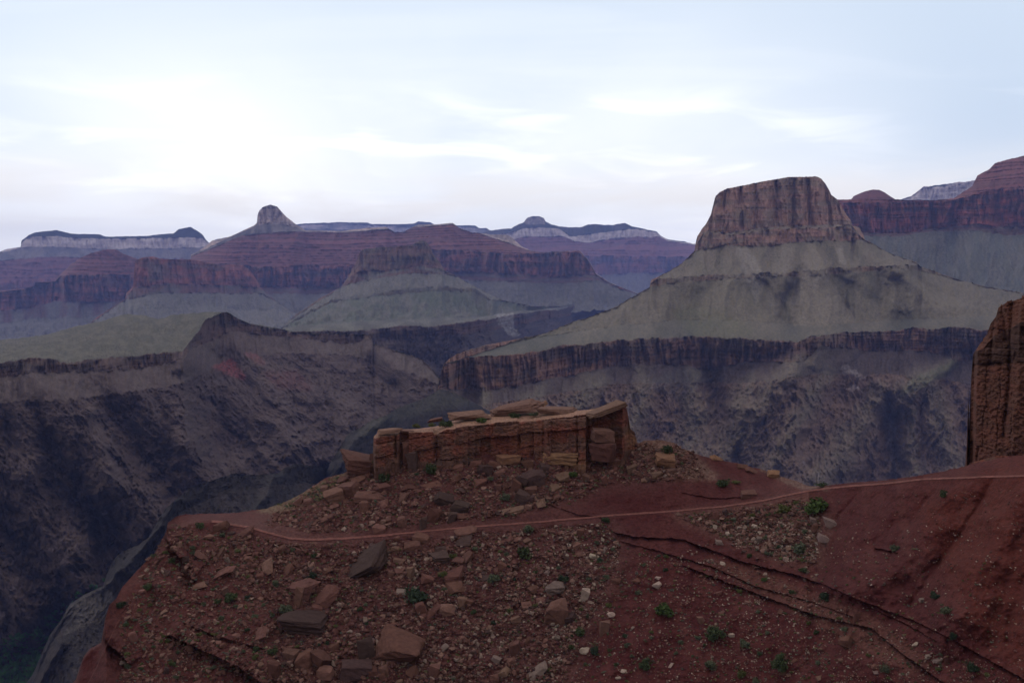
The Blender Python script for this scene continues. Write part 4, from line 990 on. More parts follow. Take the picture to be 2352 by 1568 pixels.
def rock_mesh(name, shape, seed, detail=0):
    rnd = random.Random(seed)
    bm = bmesh.new()
    if shape == 'boulder':
        pts = []
        for _ in range(26):
            v = Vector((rnd.gauss(0, 1), rnd.gauss(0, 1), rnd.gauss(0, 1))).normalized()
            f = max(abs(v.x), abs(v.y), abs(v.z))
            pts.append(v * (0.5 * (0.45 + 0.55 / f * 0.9)) * rnd.uniform(0.85, 1.05))
    else:
        j = 0.08 if shape == 'crisp' else 0.16
        pts = [Vector((sx * 0.5 + rnd.uniform(-j, j) * (1 if sx * sz > 0 else 1.6), sy * 0.5 + rnd.uniform(-j, j) * 1.4, sz * 0.5 + rnd.uniform(-j, j))) for sx in (-1, 1) for sy in (-1, 1) for sz in (-1, 1)]
        # knock one or two corners off
        for _ in range(0 if shape == 'crisp' else rnd.choice((1, 2, 2, 3))):
            k = rnd.randrange(len(pts))
            p = pts.pop(k)
            for ax in range(3):
                q = p.copy()
                q[ax] *= rnd.uniform(0.2, 0.6)
                pts.append(q)
        pts += [Vector((rnd.uniform(-.5, .5), rnd.choice((-.56, .56)), rnd.uniform(-.4, .4))), Vector((rnd.uniform(-.4, .4), rnd.uniform(-.4, .4), 0.56))]
    for p in pts:
        bm.verts.new(p)
    bmesh.ops.convex_hull(bm, input=bm.verts)
    bmesh.ops.delete(bm, geom=[v for v in bm.verts if not v.link_faces], context='VERTS')
    bmesh.ops.dissolve_limit(bm, angle_limit=R(9), verts=bm.verts, edges=bm.edges)
    if detail:
        bmesh.ops.bevel(bm, geom=list(bm.edges), offset=0.022, segments=1, affect='EDGES')
        bmesh.ops.triangulate(bm, faces=bm.faces)
        for _ in range(detail):
            es = [e for e in bm.edges if e.calc_length() > 0.09]
            bmesh.ops.subdivide_edges(bm, edges=es, cuts=1, use_grid_fill=False)
            bmesh.ops.triangulate(bm, faces=[f for f in bm.faces if len(f.verts) > 3])
        bm.normal_update()
        co = np.array([v.co for v in bm.verts])
        nz = 0.030 * fbm(co[:, 0] * 4 + co[:, 2] * 2.2, co[:, 1] * 4 + co[:, 2] * 3.1, 4, seed)
        bed = 0.022 * np.sign(np.sin(co[:, 2] * 17 + seed + 2 * co[:, 0])) * (np.abs(fbm(co[:, 0] * 2, co[:, 2] * 9, 2, seed + 5)) > 0.12)
        for v, a, b in zip(bm.verts, nz, bed):
            n = v.normal
            v.co += n * (a + b * (1 - abs(n.z)))
    me = bpy.data.meshes.new(name)
    bm.to_mesh(me)
    bm.free()
    for p in me.polygons:
        p.use_smooth = False
    me.materials.append(M_rock)
    return me


PROTO = {k: [rock_mesh('rock', k, 300 + i * 7 + j * 100, 1) for i in range(7)] for j, k in enumerate(('block', 'slab', 'boulder'))}
RC = {'dark': ((0.058, 0.033, 0.030), 'dark brown'), 'red': ((0.098, 0.043, 0.034), 'red-brown'), 'tan': ((0.135, 0.074, 0.055), 'tan'),
      'white': ((0.28, 0.21, 0.17), 'whitish'), 'grey': ((0.15, 0.104, 0.09), 'greyish'), 'gold': ((0.17, 0.088, 0.052), 'yellow-brown'), 'pink': ((0.118, 0.056, 0.045), 'pinkish')}
WORLD = []                                           # (x, y, w) of what already stands on the slope


def place_rock(x, y, w, h, shape, colour, roll=0.0, seed=0, tilt=None, base=None, sink=0.24):
    rnd = random.Random(seed * 31 + int(x) * 7 + int(y))
    p = base if base is not None else ground_at(x, y + h * 0.38)
    s = float(np.linalg.norm(p)) / FL
    W_ = w * s
    if shape == 'slab':
        D_ = max(0.45 * w, min(1.2 * w, (h - 0.2 * w) / 0.62)) * s
        H_ = max(0.16 * w, min(0.34 * w, 0.45 * h)) * s
        t0 = 26
    elif shape == 'upright':
        D_, H_, t0 = 0.7 * w * s, 1.0 * h * s, 4
    else:
        D_ = 0.8 * w * s
        H_ = max(0.35 * w, (h - 0.30 * w) / 0.85) * s
        t0 = 12
    big = w > 34
    kind = {'upright': 'block'}.get(shape, shape)
    if base is not None and big and kind == 'block':
        kind = 'crisp'
    me = rock_mesh('rock', kind, 900 + int(x) + int(y), 3 if w > 60 else 2) if big else rnd.choice(PROTO[kind])
    nm = {'slab': 'rock_slab', 'block': 'rock_block', 'upright': 'rock_block', 'boulder': 'boulder'}[shape]
    o = link(nm, me)
    t = R(t0 + rnd.uniform(-7, 7)) if tilt is None else R(tilt)
    yaw = R(rnd.uniform(-28, 28) + (180 if rnd.random() < 0.5 and not big else 0))
    M = Matrix.Rotation(R(roll), 3, 'Y') @ Matrix.Rotation(t, 3, 'X') @ Matrix.Rotation(yaw, 3, 'Z')
    o.rotation_euler = M.to_euler()
    o.scale = (W_, D_, H_)
    up = (M @ Vector((0, 0, 1)))
    o.location = Vector(p) + up * (H_ * (0.5 - sink)) + Vector((0, 0.25 * D_ if shape != 'slab' else 0.2 * D_, 0.1 * D_))
    c = RC[colour][0]
    k = rnd.uniform(0.72, 1.08)
    o.color = (c[0] * k, c[1] * k * rnd.uniform(0.94, 1.06), c[2] * k, 1)
    WORLD.append((x, y, w))
    return o


# (x, y, w, h, shape, colour, roll, own label or None, how others refer to it or None)
ROCKS = [
    (831, 1065, 76, 48, 'block', 'red', 12, 'massive reddish block fallen beside the left end of the sandstone outcrop', "the massive block at the outcrop's left end"),
    (894, 1050, 34, 28, 'block', 'red', -8, 'squat block tucked against the left foot of the outcrop wall', None),
    (931, 1043, 21, 58, 'upright', 'red', 3, 'tallest upright pillar leaning on the left part of the outcrop wall', 'the tallest leaning pillar'),
    (946, 1062, 23, 42, 'upright', 'dark', -6, 'dark upright rock standing just right of the tallest leaning pillar', None),
    (964, 1052, 18, 34, 'upright', 'red', 14, 'slim upright rock tilting right of the dark one by the leaning pillar', None),
    (1024, 1059, 48, 17, 'slab', 'dark', 2, 'flat dark slab lying at the foot of the outcrop wall, right of the pillars', 'the flat dark slab at the wall foot'),
    (862, 1052, 24, 22, 'block', 'red', 6, None, None), (908, 1068, 26, 18, 'block', 'dark', -12, None, None), (985, 1052, 30, 22, 'block', 'red', 10, None, None), (1006, 1072, 24, 16, 'block', 'red', -20, None, None), (1050, 1072, 22, 16, 'slab', 'red', -10, None, None), (1070, 1058, 26, 18, 'block', 'dark', 8, None, None),
    (1092, 1064, 22, 16, 'block', 'red', -6, None, None), (1136, 1066, 26, 18, 'block', 'red', 12, None, None), (1150, 1084, 22, 15, 'block', 'pink', -14, None, None), (1210, 1064, 26, 18, 'block', 'red', 0, None, None), (1252, 1074, 24, 20, 'block', 'dark', 14, None, None), (1410, 1060, 26, 24, 'block', 'red', 6, None, None), (1432, 1050, 20, 20, 'block', 'gold', -8, None, None),
    (820, 1100, 30, 18, 'slab', 'red', -16, None, None), (780, 1100, 24, 16, 'slab', 'pink', -20, None, None), (1112, 1077, 28, 25, 'block', 'dark', 6, 'dark cube-like block below the middle of the outcrop', 'the dark cube-like block'),
    (1101, 1105, 34, 18, 'slab', 'red', -6, None, None), (990, 1114, 38, 14, 'slab', 'red', 0, None, None),
    (1226, 1097, 46, 42, 'block', 'dark', -18, 'biggest dark block of the tumbled pile under the outcrop', 'the big dark block under the outcrop'),
    (1197, 1105, 27, 32, 'block', 'dark', 16, None, None), (1184, 1119, 20, 30, 'upright', 'red', 8, None, None), (1221, 1128, 25, 21, 'block', 'pink', -8, None, None),
    (1197, 1142, 30, 30, 'block', 'dark', 24, 'blackish block at the bottom of the tumbled pile under the outcrop', None), (1219, 1146, 20, 18, 'block', 'dark', 0, None, None),
    (1294, 1092, 33, 24, 'slab', 'tan', -14, 'tan square-edged slab below the right half of the outcrop', 'the tan slab below the outcrop'), (1277, 1117, 31, 18, 'slab', 'tan', -6, None, None),
    (1244, 1152, 22, 21, 'slab', 'tan', -30, None, None), (1184, 1170, 44, 18, 'slab', 'tan', -10, 'wide pale flat slab lying on bare soil above the trail', 'the wide pale slab above the trail'),
    (1214, 1164, 14, 14, 'block', 'tan', 10, None, None), (1349, 1097, 18, 18, 'block', 'pink', 0, None, None),
    (1531, 1053, 46, 30, 'block', 'gold', 3, 'yellow-brown loaf-shaped block on the knoll right of the outcrop', 'the yellow-brown block on the knoll'),
    (1514, 1088, 23, 16, 'block', 'tan', -10, None, None), (1486, 1102, 21, 13, 'boulder', 'tan', 0, None, None), (1547, 1080, 19, 13, 'block', 'tan', 0, None, None), (1457, 1075, 22, 15, 'block', 'tan', -25, None, None),
    (797, 1122, 36, 30, 'block', 'pink', -14, None, None), (841, 1139, 64, 18, 'slab', 'pink', 2, 'long flat slab with pointed ends, lowest of the big rocks left of the outcrop', 'the long pointed flat slab'),
    (874, 1119, 28, 22, 'block', 'red', 4, None, None), (937, 1117, 31, 15, 'slab', 'red', -4, None, None), (922, 1137, 22, 30, 'slab', 'pink', -40, None, None), (834, 1165, 18, 28, 'upright', 'red', -6, None, None),
    (876, 1155, 24, 16, 'slab', 'pink', -38, None, None), (1017, 1144, 38, 30, 'block', 'dark', 20, None, None), (1054, 1162, 38, 28, 'block', 'dark', 8, 'dark brown block sitting halfway between outcrop and trail', 'the dark block between outcrop and trail'),
    (1062, 1184, 26, 14, 'slab', 'red', 6, None, None), (991, 1185, 25, 32, 'upright', 'red', 18, None, None), (1036, 1187, 16, 22, 'upright', 'dark', 18, None, None), (921, 1199, 19, 22, 'upright', 'pink', -10, None, None),
    (882, 1192, 21, 14, 'slab', 'pink', -18, None, None), (867, 1214, 25, 20, 'block', 'pink', 4, 'cube of pinkish rock sitting just above the trail, near its lowest sag', 'the pink cube above the trail'),
    (969, 1202, 14, 27, 'upright', 'dark', 6, None, None), (1070, 1217, 38, 22, 'slab', 'pink', -10, 'flat square slab right on the lower edge of the trail', 'the slab on the trail edge'),
    (1064, 1241, 36, 26, 'slab', 'dark', -14, 'dark square slab leaning just under the one on the trail edge', None), (964, 1237, 34, 17, 'block', 'red', 8, None, None), (944, 1254, 34, 20, 'block', 'red', -10, None, None), (907, 1236, 17, 18, 'boulder', 'red', 0, None, None),
    (841, 1293, 80, 46, 'block', 'dark', -34, 'very long dark slab slanting up to the right below the trail', 'the very long slanting dark slab'),
    (854, 1255, 24, 16, 'block', 'dark', 0, None, None), (1041, 1323, 42, 26, 'block', 'red', -16, None, None), (1047, 1344, 33, 26, 'slab', 'red', -6, 'layered slab stack in the middle of the rubble below the trail', 'the layered slab in mid-rubble'), (977, 1329, 26, 22, 'block', 'red', 20, None, None),
    (1024, 1399, 40, 38, 'boulder', 'tan', 0, 'rounded tan boulder in the middle of the rubble slope', 'the rounded tan boulder'), (984, 1407, 46, 18, 'slab', 'red', -26, None, None), (966, 1398, 20, 26, 'upright', 'red', -20, None, None),
    (1277, 1349, 48, 34, 'boulder', 'grey', 0, 'pale greyish boulder with a rough speckled top, beside the bare red soil', 'the pale speckled boulder'),
    (1281, 1404, 48, 50, 'block', 'pink', 10, 'tall pointed pinkish boulder with a crack, below the pale speckled one', 'the tall pointed boulder'), (1314, 1417, 25, 20, 'block', 'dark', -20, None, None),
    (1347, 1368, 17, 30, 'upright', 'white', 4, 'whitish upright stone at the edge of the bare red soil', 'the whitish upright stone'), (1352, 1348, 12, 11, 'boulder', 'tan', 0, None, None),
    (1516, 1343, 23, 21, 'boulder', 'white', -10, 'larger of two whitish stones stacked on bare red soil', 'the stacked whitish stones'), (1519, 1327, 16, 11, 'boulder', 'white', 0, 'smaller whitish stone perched on a larger one on bare red soil', None),
    (1467, 1333, 22, 15, 'boulder', 'red', 0, 'rounded red-brown stone lying left of the two stacked whitish stones', None), (1421, 1334, 18, 14, 'block', 'red', 0, None, None), (1409, 1411, 21, 15, 'boulder', 'white', 8, 'whitish loaf-shaped stone on the edge of the gravel, lower middle', 'the whitish loaf-shaped stone'),
    (1389, 1441, 20, 31, 'upright', 'tan', 12, None, None), (1347, 1493, 29, 22, 'boulder', 'white', 0, 'lumpy whitish boulder low on the slope, beside a green bush', 'the lumpy whitish boulder'),
    (917, 1486, 90, 66, 'block', 'red', 6, 'largest boulder low in the middle, split by a slanting crack', 'the largest split boulder'),
    (834, 1493, 29, 46, 'upright', 'dark', -8, 'dark upright block left of the largest split boulder', None), (804, 1540, 50, 48, 'block', 'dark', 14, 'dark tilted block at the bottom, left of the largest split boulder', 'the dark tilted block at the bottom'),
    (847, 1544, 25, 25, 'block', 'red', 0, None, None), (847, 1473, 19, 20, 'boulder', 'grey', 0, None, None), (1146, 1399, 25, 20, 'boulder', 'red', 0, None, None), (1212, 1388, 22, 14, 'slab', 'pink', 0, None, None), (1114, 1326, 24, 14, 'slab', 'dark', -30, None, None),
    (1074, 1277, 30, 20, 'slab', 'pink', -42, None, None), (1049, 1285, 27, 13, 'slab', 'pink', -12, None, None), (1007, 1279, 38, 24, 'block', 'dark', 0, None, None), (1010, 1261, 26, 15, 'block', 'dark', 0, None, None),
    (1150, 1302, 16, 21, 'upright', 'red', 20, None, None), (1364, 1276, 19, 16, 'boulder', 'white', 0, 'whitish stone below the right half of the trail, highest of the pale ones', 'the highest pale stone'), (1387, 1236, 9, 12, 'slab', 'white', 40, None, None),
    (1174, 1518, 23, 21, 'boulder', 'pink', 0, None, None), (994, 1543, 21, 28, 'upright', 'pink', 0, None, None), (944, 1541, 23, 20, 'block', 'red', -30, None, None), (1439, 1541, 15, 10, 'boulder', 'white', 0, None, None), (1426, 1556, 15, 10, 'boulder', 'white', 0, None, None),
    (1235, 1540, 40, 20, 'slab', 'grey', -25, None, None), (1214, 1470, 26, 12, 'slab', 'red', -40, None, None),
    (603, 1299, 30, 27, 'slab', 'tan', -48, 'tan slanted slab standing on the left slope below the trail', 'the tan slanted slab'), (617, 1311, 15, 21, 'slab', 'pink', -50, None, None), (495, 1316, 48, 17, 'slab', 'pink', -34, 'slim slanting slab far left on the slope', 'the slim slanting slab'),
    (677, 1343, 68, 30, 'slab', 'pink', -24, 'broad pinkish slab tilted up to the right, above the dark cuboid block', 'the broad tilted pinkish slab'), (740, 1369, 54, 36, 'slab', 'red', -40, 'thick slab leaning steeply, right of the broad pinkish slab', None),
    (693, 1365, 15, 34, 'upright', 'pink', 22, None, None), (675, 1374, 15, 48, 'upright', 'pink', 6, 'narrow upright slab under the broad tilted pinkish slab', None), (687, 1428, 82, 48, 'block', 'dark', 5, 'dark cuboid block, bulkiest rock in the lower left rubble', 'the dark cuboid block'),
    (582, 1453, 36, 32, 'slab', 'pink', -46, None, None), (718, 1400, 22, 20, 'block', 'red', 0, None, None), (690, 1516, 38, 42, 'block', 'red', -12, None, None), (722, 1515, 36, 33, 'block', 'red', 18, None, None), (737, 1546, 31, 28, 'block', 'pink', 0, None, None),
    (617, 1541, 22, 46, 'upright', 'red', 0, 'upright block ending the rock ledge at the bottom left', 'the upright block by the lower ledge'), (497, 1209, 26, 20, 'block', 'red', -20, 'pointed red block beside the left end of the trail', 'the pointed block by the trail end'),
    (553, 1223, 36, 18, 'slab', 'red', -30, 'red-brown slab tilted up toward the trail near its left end', None), (467, 1233, 26, 14, 'boulder', 'pink', 0, None, None), (497, 1269, 28, 18, 'slab', 'pink', -52, None, None), (633, 1261, 30, 16, 'slab', 'red', -30, None, None), (653, 1306, 28, 20, 'slab', 'red', -42, None, None),
    (763, 1136, 36, 30, 'block', 'pink', -12, 'upright pinkish block high on the left skyline shoulder', 'the pinkish block on the skyline shoulder'), (740, 1124, 15, 16, 'block', 'tan', 0, None, None), (743, 1189, 32, 14, 'slab', 'pink', -24, None, None), (763, 1162, 20, 11, 'slab', 'pink', -10, None, None),
    (658, 1502, 30, 24, 'block', 'pink', 0, None, None), (585, 1526, 14, 16, 'boulder', 'tan', 0, None, None), (497, 1482, 15, 16, 'boulder', 'red', 0, None, None), (443, 1343, 27, 14, 'slab', 'tan', -6, None, None), (450, 1276, 30, 14, 'slab', 'pink', 30, None, None), (527, 1459, 20, 14, 'boulder', 'pink', 0, None, None),
    (1963, 1474, 34, 36, 'boulder', 'red', 0, 'lone rounded red boulder under the rock ledges on the bare red slope', 'the lone red boulder'), (1918, 1200, 32, 20, 'block', 'grey', 22, 'grey block on the gully edge below the bright green bush', 'the grey gully block'), (1908, 1238, 32, 20, 'block', 'grey', 24, None, None),
    (1728, 1137, 30, 14, 'block', 'red', -6, None, None), (1786, 1088, 24, 18, 'block', 'gold', 4, 'orange-brown block standing alone on the skyline saddle', 'the orange-brown saddle block'), (1735, 1080, 28, 13, 'slab', 'red', 22, None, None), (1711, 1070, 24, 10, 'slab', 'red', 18, None, None), (1651, 1051, 24, 13, 'slab', 'gold', 20, None, None),
    (1660, 1246, 15, 12, 'block', 'grey', 0, None, None), (1752, 1240, 12, 16, 'block', 'grey', 0, None, None), (1691, 1458, 11, 9, 'block', 'white', 0, None, None), (1728, 1383, 11, 9, 'block', 'tan', 0, None, None), (2178, 1518, 16, 10, 'block', 'grey', 0, None, None), (2155, 1508, 10, 8, 'block', 'white', 0, None, None),
    (1902, 1490, 12, 8, 'boulder', 'tan', 0, None, None), (2138, 1378, 11, 8, 'block', 'grey', 0, None, None), (2188, 1512, 9, 8, 'boulder', 'white', 0, None, None),
]
LABELLED, MARKS, TODO = [], [], []
for i, (x, y, w, h, shp, colr, roll, lab, ref) in enumerate(ROCKS):
    o = place_rock(x, y, w, h, shp, colr, roll, i)
    if lab:
        LABELLED.append((o, lab))
    else:
        TODO.append((o, x, y, w, h, shp, colr))
    if ref:
        MARKS.append((x, y, ref, len(MARKS)))

# slabs lying on the outcrop and blocks broken from its face
OUT = [(1077, 952, 78, 26, 'slab', 'tan', -4, 137, 'thick rounded slab stack on top of the outcrop, left of the tilted slab', "the outcrop's thick top slab"), (1184, 936, 98, 22, 'slab', 'tan', -12, 138, 'long tilted slab rising to the right on top of the outcrop', "the outcrop's long tilted slab"),
       (1244, 928, 22, 13, 'block', 'gold', -24, 140, 'small wedge of rock right of the long tilted slab on the outcrop', None), (1277, 944, 72, 13, 'slab', 'tan', 2, 135, 'thin flat slab on the outcrop top, left of its raised right end', None), (1002, 962, 30, 14, 'slab', 'red', -10, 136, 'small slab among bushes on the left part of the outcrop top', None),
       (1394, 938, 78, 20, 'slab', 'tan', -15, 130.5, "tan slab capping the outcrop's raised right end", None), (894, 990, 52, 9, 'slab', 'tan', 0, 133, "flat lip of pale rock on the outcrop's left corner", None), (934, 990, 30, 10, 'slab', 'pink', 0, 133.5, 'low hump of rock beside the flat lip on the left of the outcrop', None),
       (1387, 1034, 50, 52, 'block', 'red', 2, 128.6, "square pillar base leaning on the outcrop's right face", None), (1383, 996, 44, 36, 'block', 'pink', 4, 128.5, "pale-topped block crowning the pillar on the outcrop's right face", "the block on the outcrop's pillar"),
       (1294, 1050, 72, 34, 'block', 'gold', 0, 130.4, 'low ledge of jointed blocks at the foot of the right face of the outcrop', None), (1167, 1055, 46, 20, 'block', 'gold', -2, 131, 'low yellowish block at the foot of the middle of the outcrop', None), (1340, 1068, 30, 20, 'block', 'red', 0, 129.8, None, None)]
for i, (x, y, w, h, shp, colr, roll, rr, lab, ref) in enumerate(OUT):
    d = ray(x, y + (h * 0.30 if shp == 'slab' else h * 0.4))
    o = place_rock(x, y, w, h, shp, colr, roll, 500 + i, tilt=6 if shp == 'slab' else 2, base=np.array([float(k) * rr for k in d]), sink=0.42 if shp == 'slab' else 0.24)
    if lab:
        LABELLED.append((o, lab))
    else:
        TODO.append((o, x, y, w, h, shp, colr))
    if ref:
        MARKS.append((x, y, ref, len(MARKS)))

# the smaller fallen rocks
rnd = random.Random(5)
n_more = 300 - len(ROCKS) - len(OUT)
guard = 0
while n_more > 0 and guard < 60000:
    guard += 1
    zone, wt = rnd.choice(((RUB1, 0), (RUB1, 0), (RUB2, 0), (RUB2, 0), (RUB2, 0), (RUB3, 1), (RUB4, 1), (RUB5, 2)))
    xs_, ys_ = [p[0] for p in zone], [p[1] for p in zone]
    x, y = rnd.uniform(min(xs_), max(xs_)), rnd.uniform(min(ys_), min(1565, max(ys_)))
    if not inpoly(np.array([x]), np.array([y]), zone)[0] or abs(y - interp(TRAIL, [x])[0]) < 11:
        continue
    w = rnd.uniform(11, 23) if wt == 0 else rnd.uniform(9, 15)
    if any(abs(x - a) < (w + c) * 0.55 and abs(y - b) < (w + c) * 0.42 for a, b, c in WORLD):
        continue
    shp = rnd.choice(('block', 'slab', 'slab', 'block', 'boulder', 'upright'))
    h = w * {'slab': rnd.uniform(.45, .75), 'block': rnd.uniform(.6, .9), 'boulder': rnd.uniform(.6, .85), 'upright': rnd.uniform(1.1, 1.5)}[shp]
    colr = rnd.choice(('red', 'red', 'dark', 'pink', 'pink', 'tan', 'grey')) if y < 1240 or x < 900 else rnd.choice(('red', 'pink', 'tan', 'tan', 'grey', 'grey', 'white' if x > 1150 else 'pink'))
    o = place_rock(x, y, w, h, shp, colr, rnd.uniform(-40, 15), n_more)
    TODO.append((o, x, y, w, h, shp, colr))
    n_more -= 1

# ------------------------------------------------------------------ bushes
def leaf_mesh(name, n, seed, spread=1.0, lf=0.075):
    """unit bush: many small leaf clumps spread through several uneven lobes"""
    r = np.random.RandomState(seed)
    lobes = [(r.uniform(-.30, .30) * spread, r.uniform(-.28, .28) * spread, r.uniform(.10, .36), r.uniform(.15, .27)) for _ in range(9)]
    V, F = [], []
    for i in range(n):
        lx, ly, lz, lr = lobes[r.randint(len(lobes))]
        d = r.normal(size=3)
        d /= np.linalg.norm(d)
        p = np.array([lx, ly, lz]) + d * lr * r.uniform(.45, 1.08)
        if p[2] < 0.02:
            p[2] = r.uniform(0.02, .1)
        a = r.normal(size=3)
        a /= np.linalg.norm(a)
        b = np.cross(a, r.normal(size=3))
        b /= np.linalg.norm(b)
        s1, s2 = lf * r.uniform(.6, 1.4), lf * r.uniform(.35, .8)
        k = len(V)
        V += [p - a * s1, p + b * s2, p + a * s1, p - b * s2]
        F.append((k, k + 1, k + 2, k + 3))
    return np.array(V), np.array(F)


BUSH = []
for k in range(6):
    V, F = leaf_mesh('foliage', 420, 40 + k)
    BUSH.append(np_mesh('foliage', V, F, M_leaf, flat=True))
bm = bmesh.new()
for k in range(5):
    a = k * 1.3
    tip = Vector((0.2 * math.cos(a), 0.2 * math.sin(a), 0.36))
    ring = []
    for q in range(2):
        c, rr = (Vector((0.02 * math.cos(a), 0.02 * math.sin(a), -0.06)), 0.022) if q == 0 else (tip, 0.008)
        ring.append([bm.verts.new(c + Vector((rr * math.cos(t * 1.2566), rr * math.sin(t * 1.2566), 0))) for t in range(5)])
    for t in range(5):
        bm.faces.new((ring[0][t], ring[0][(t + 1) % 5], ring[1][(t + 1) % 5], ring[1][t]))
STEM = bpy.data.meshes.new('stem')
bm.to_mesh(STEM)
bm.free()
_a = STEM.attributes.new('Col', 'FLOAT_COLOR', 'POINT')
for d_ in _a.data:
    d_.color = (0.07, 0.05, 0.04, 1)
STEM.materials.append(M_stem)
LC = {'bright': ((0.052, 0.076, 0.024), 'bright green'), 'green': ((0.044, 0.056, 0.026), 'green'), 'dark': ((0.028, 0.040, 0.024), 'dark green'), 'sage': ((0.078, 0.086, 0.054), 'grey-green'), 'olive': ((0.078, 0.080, 0.030), 'olive')}
BTODO = []


def place_bush(x, y, w, h, colour, seed, base=None):
    rnd = random.Random(seed * 13 + int(x))
    p = base if base is not None else ground_at(x, y + h * 0.42)
    s = float(np.linalg.norm(p)) / FL * 1.12
    c = LC[colour][0]
    k = rnd.uniform(0.85, 1.15)
    me = BUSH[seed % len(BUSH)]
    big = w >= 20
    if big:
        o = bpy.data.objects.new('shrub', None)
        COL.objects.link(o)
        f = link('foliage', me, o)
        st = link('stem', STEM, o)
    else:
        f = o = link('shrub', me)
    f.color = (c[0] * k, c[1] * k, c[2] * k, 1)
    o.location = p
    o.rotation_euler = (0, 0, rnd.uniform(0, 6.28))
    o.scale = (w * s, w * s * 0.9, h * s * 1.35)
    WORLD.append((x, y, w))
    return o


SHRUBS = [
    (1885, 1161, 64, 40, 'bright', 'biggest bright green bush, just below the trail on the right', 'the biggest bright green bush'), (1811, 1168, 37, 26, 'olive', 'olive bush left of the biggest bright green bush, below the trail', None), (1665, 1107, 30, 22, 'green', 'green bush on the gravel just above the trail, right of the knoll', 'the bush above the trail right of the knoll'),
    (1851, 1259, 36, 25, 'sage', 'grey-green bush on the gravel straight below the bright green one', None), (1651, 1453, 44, 34, 'green', 'wide green bush on bare soil between the lower ledge and the bottom edge', 'the wide bush under the ledges'), (1808, 1519, 48, 42, 'green', 'large green bush near the bottom, below the lone red boulder', 'the large bush near the bottom right'),
    (1715, 1546, 26, 20, 'olive', None, None), (1910, 1368, 32, 24, 'dark', 'dark bush growing where the rock ledges meet the gully', 'the dark bush on the ledges'), (1765, 1329, 14, 12, 'bright', 'small bright bush between the two lines of rock ledges', None),
    (2178, 1133, 22, 17, 'green', 'lone bush high on the bare red slope, under the far end of the trail', 'the lone bush high on the red slope'), (2068, 1258, 22, 18, 'sage', None, None), (2165, 1366, 24, 19, 'dark', None, None), (2195, 1401, 28, 17, 'sage', None, None), (2211, 1458, 22, 17, 'dark', None, None), (2261, 1531, 28, 21, 'dark', None, None), (2056, 1534, 25, 18, 'sage', None, None),
    (1858, 1309, 22, 13, 'green', None, None), (1721, 1476, 26, 22, 'sage', None, None), (1643, 1526, 30, 22, 'sage', None, None), (1534, 1399, 46, 34, 'bright', 'full green bush on bare soil below the stacked whitish stones', 'the full bush on the bare soil'), (957, 1363, 54, 36, 'dark', 'large dark bush among the rubble in the middle of the slope', 'the large dark bush in mid-slope'),
    (1204, 1269, 34, 32, 'green', 'leafy green bush in the rubble below the middle of the trail', 'the leafy bush below mid-trail'), (1214, 1213, 26, 19, 'sage', None, None), (1037, 1276, 21, 18, 'olive', None, None), (1014, 1318, 23, 17, 'olive', None, None), (1134, 1326, 31, 22, 'sage', None, None), (1297, 1326, 27, 18, 'dark', None, None), (1337, 1449, 27, 20, 'green', None, None), (1371, 1493, 21, 26, 'dark', None, None), (1491, 1523, 38, 27, 'green', None, None),
    (1394, 1193, 21, 14, 'green', None, None), (520, 1369, 33, 23, 'green', 'green bush alone on the left slope, right of the upper rock ledge', 'the lone bush on the left slope'), (645, 1396, 32, 28, 'sage', None, None), (447, 1206, 24, 14, 'green', None, None), (325, 1348, 21, 17, 'green', None, None), (263, 1389, 23, 16, 'dark', None, None), (623, 1338, 17, 18, 'sage', None, None), (710, 1319, 25, 18, 'dark', None, None), (613, 1493, 25, 16, 'green', None, None),
    (987, 1075, 30, 27, 'green', None, None), (877, 1095, 33, 25, 'green', None, None), (1534, 1030, 34, 25, 'green', 'bush on top of the knoll right of the outcrop, on the skyline', 'the bush on the knoll'), (1317, 1089, 25, 17, 'bright', None, None), (1067, 1049, 31, 14, 'sage', None, None), (1898, 1112, 30, 9, 'green', None, None), (1161, 1140, 25, 18, 'sage', None, None), (1696, 1106, 22, 7, 'olive', None, None),
    (858, 1062, 18, 16, 'green', None, None), (1090, 1260, 16, 12, 'sage', None, None), (1730, 1275, 16, 11, 'green', None, None), (430, 1268, 14, 10, 'sage', None, None), (2390, 1180, 20, 15, 'green', None, None)]
BMARKS = list(MARKS)
for i, (x, y, w, h, c, lab, ref) in enumerate(SHRUBS):
    o = place_bush(x, y, w, h, c, i)
    if lab:
        LABELLED.append((o, lab))
    else:
        BTODO.append((o, x, y, w, c))
    if ref:
        MARKS.append((x, y, ref, len(MARKS)))
for i, (x, y, w, h, c, rr, lab) in enumerate([(1181, 952, 30, 15, 'green', 136, 'bush in front of the long tilted slab on the outcrop top'), (1107, 963, 30, 15, 'bright', 134.5, 'green bush at the front of the outcrop top, right of the thick slab'), (1024, 971, 36, 17, 'green', 135, 'widest bush on the outcrop top, left of the thick slab'),
                                              (957, 976, 22, 11, 'olive', 134.5, 'leftmost bush on the outcrop top'), (1225, 950, 24, 9, 'sage', 135, 'grey-green low bush on the outcrop top, right of the green ones'), (992, 974, 18, 9, 'olive', 134.6, 'small olive bush on the outcrop top beside the widest one')]):
    d = ray(x, y + h * 0.5)
    o = place_bush(x, y, w, h, c, 70 + i, base=[float(k) * rr for k in d])
    LABELLED.append((o, lab))
n_more, guard = 130, 0
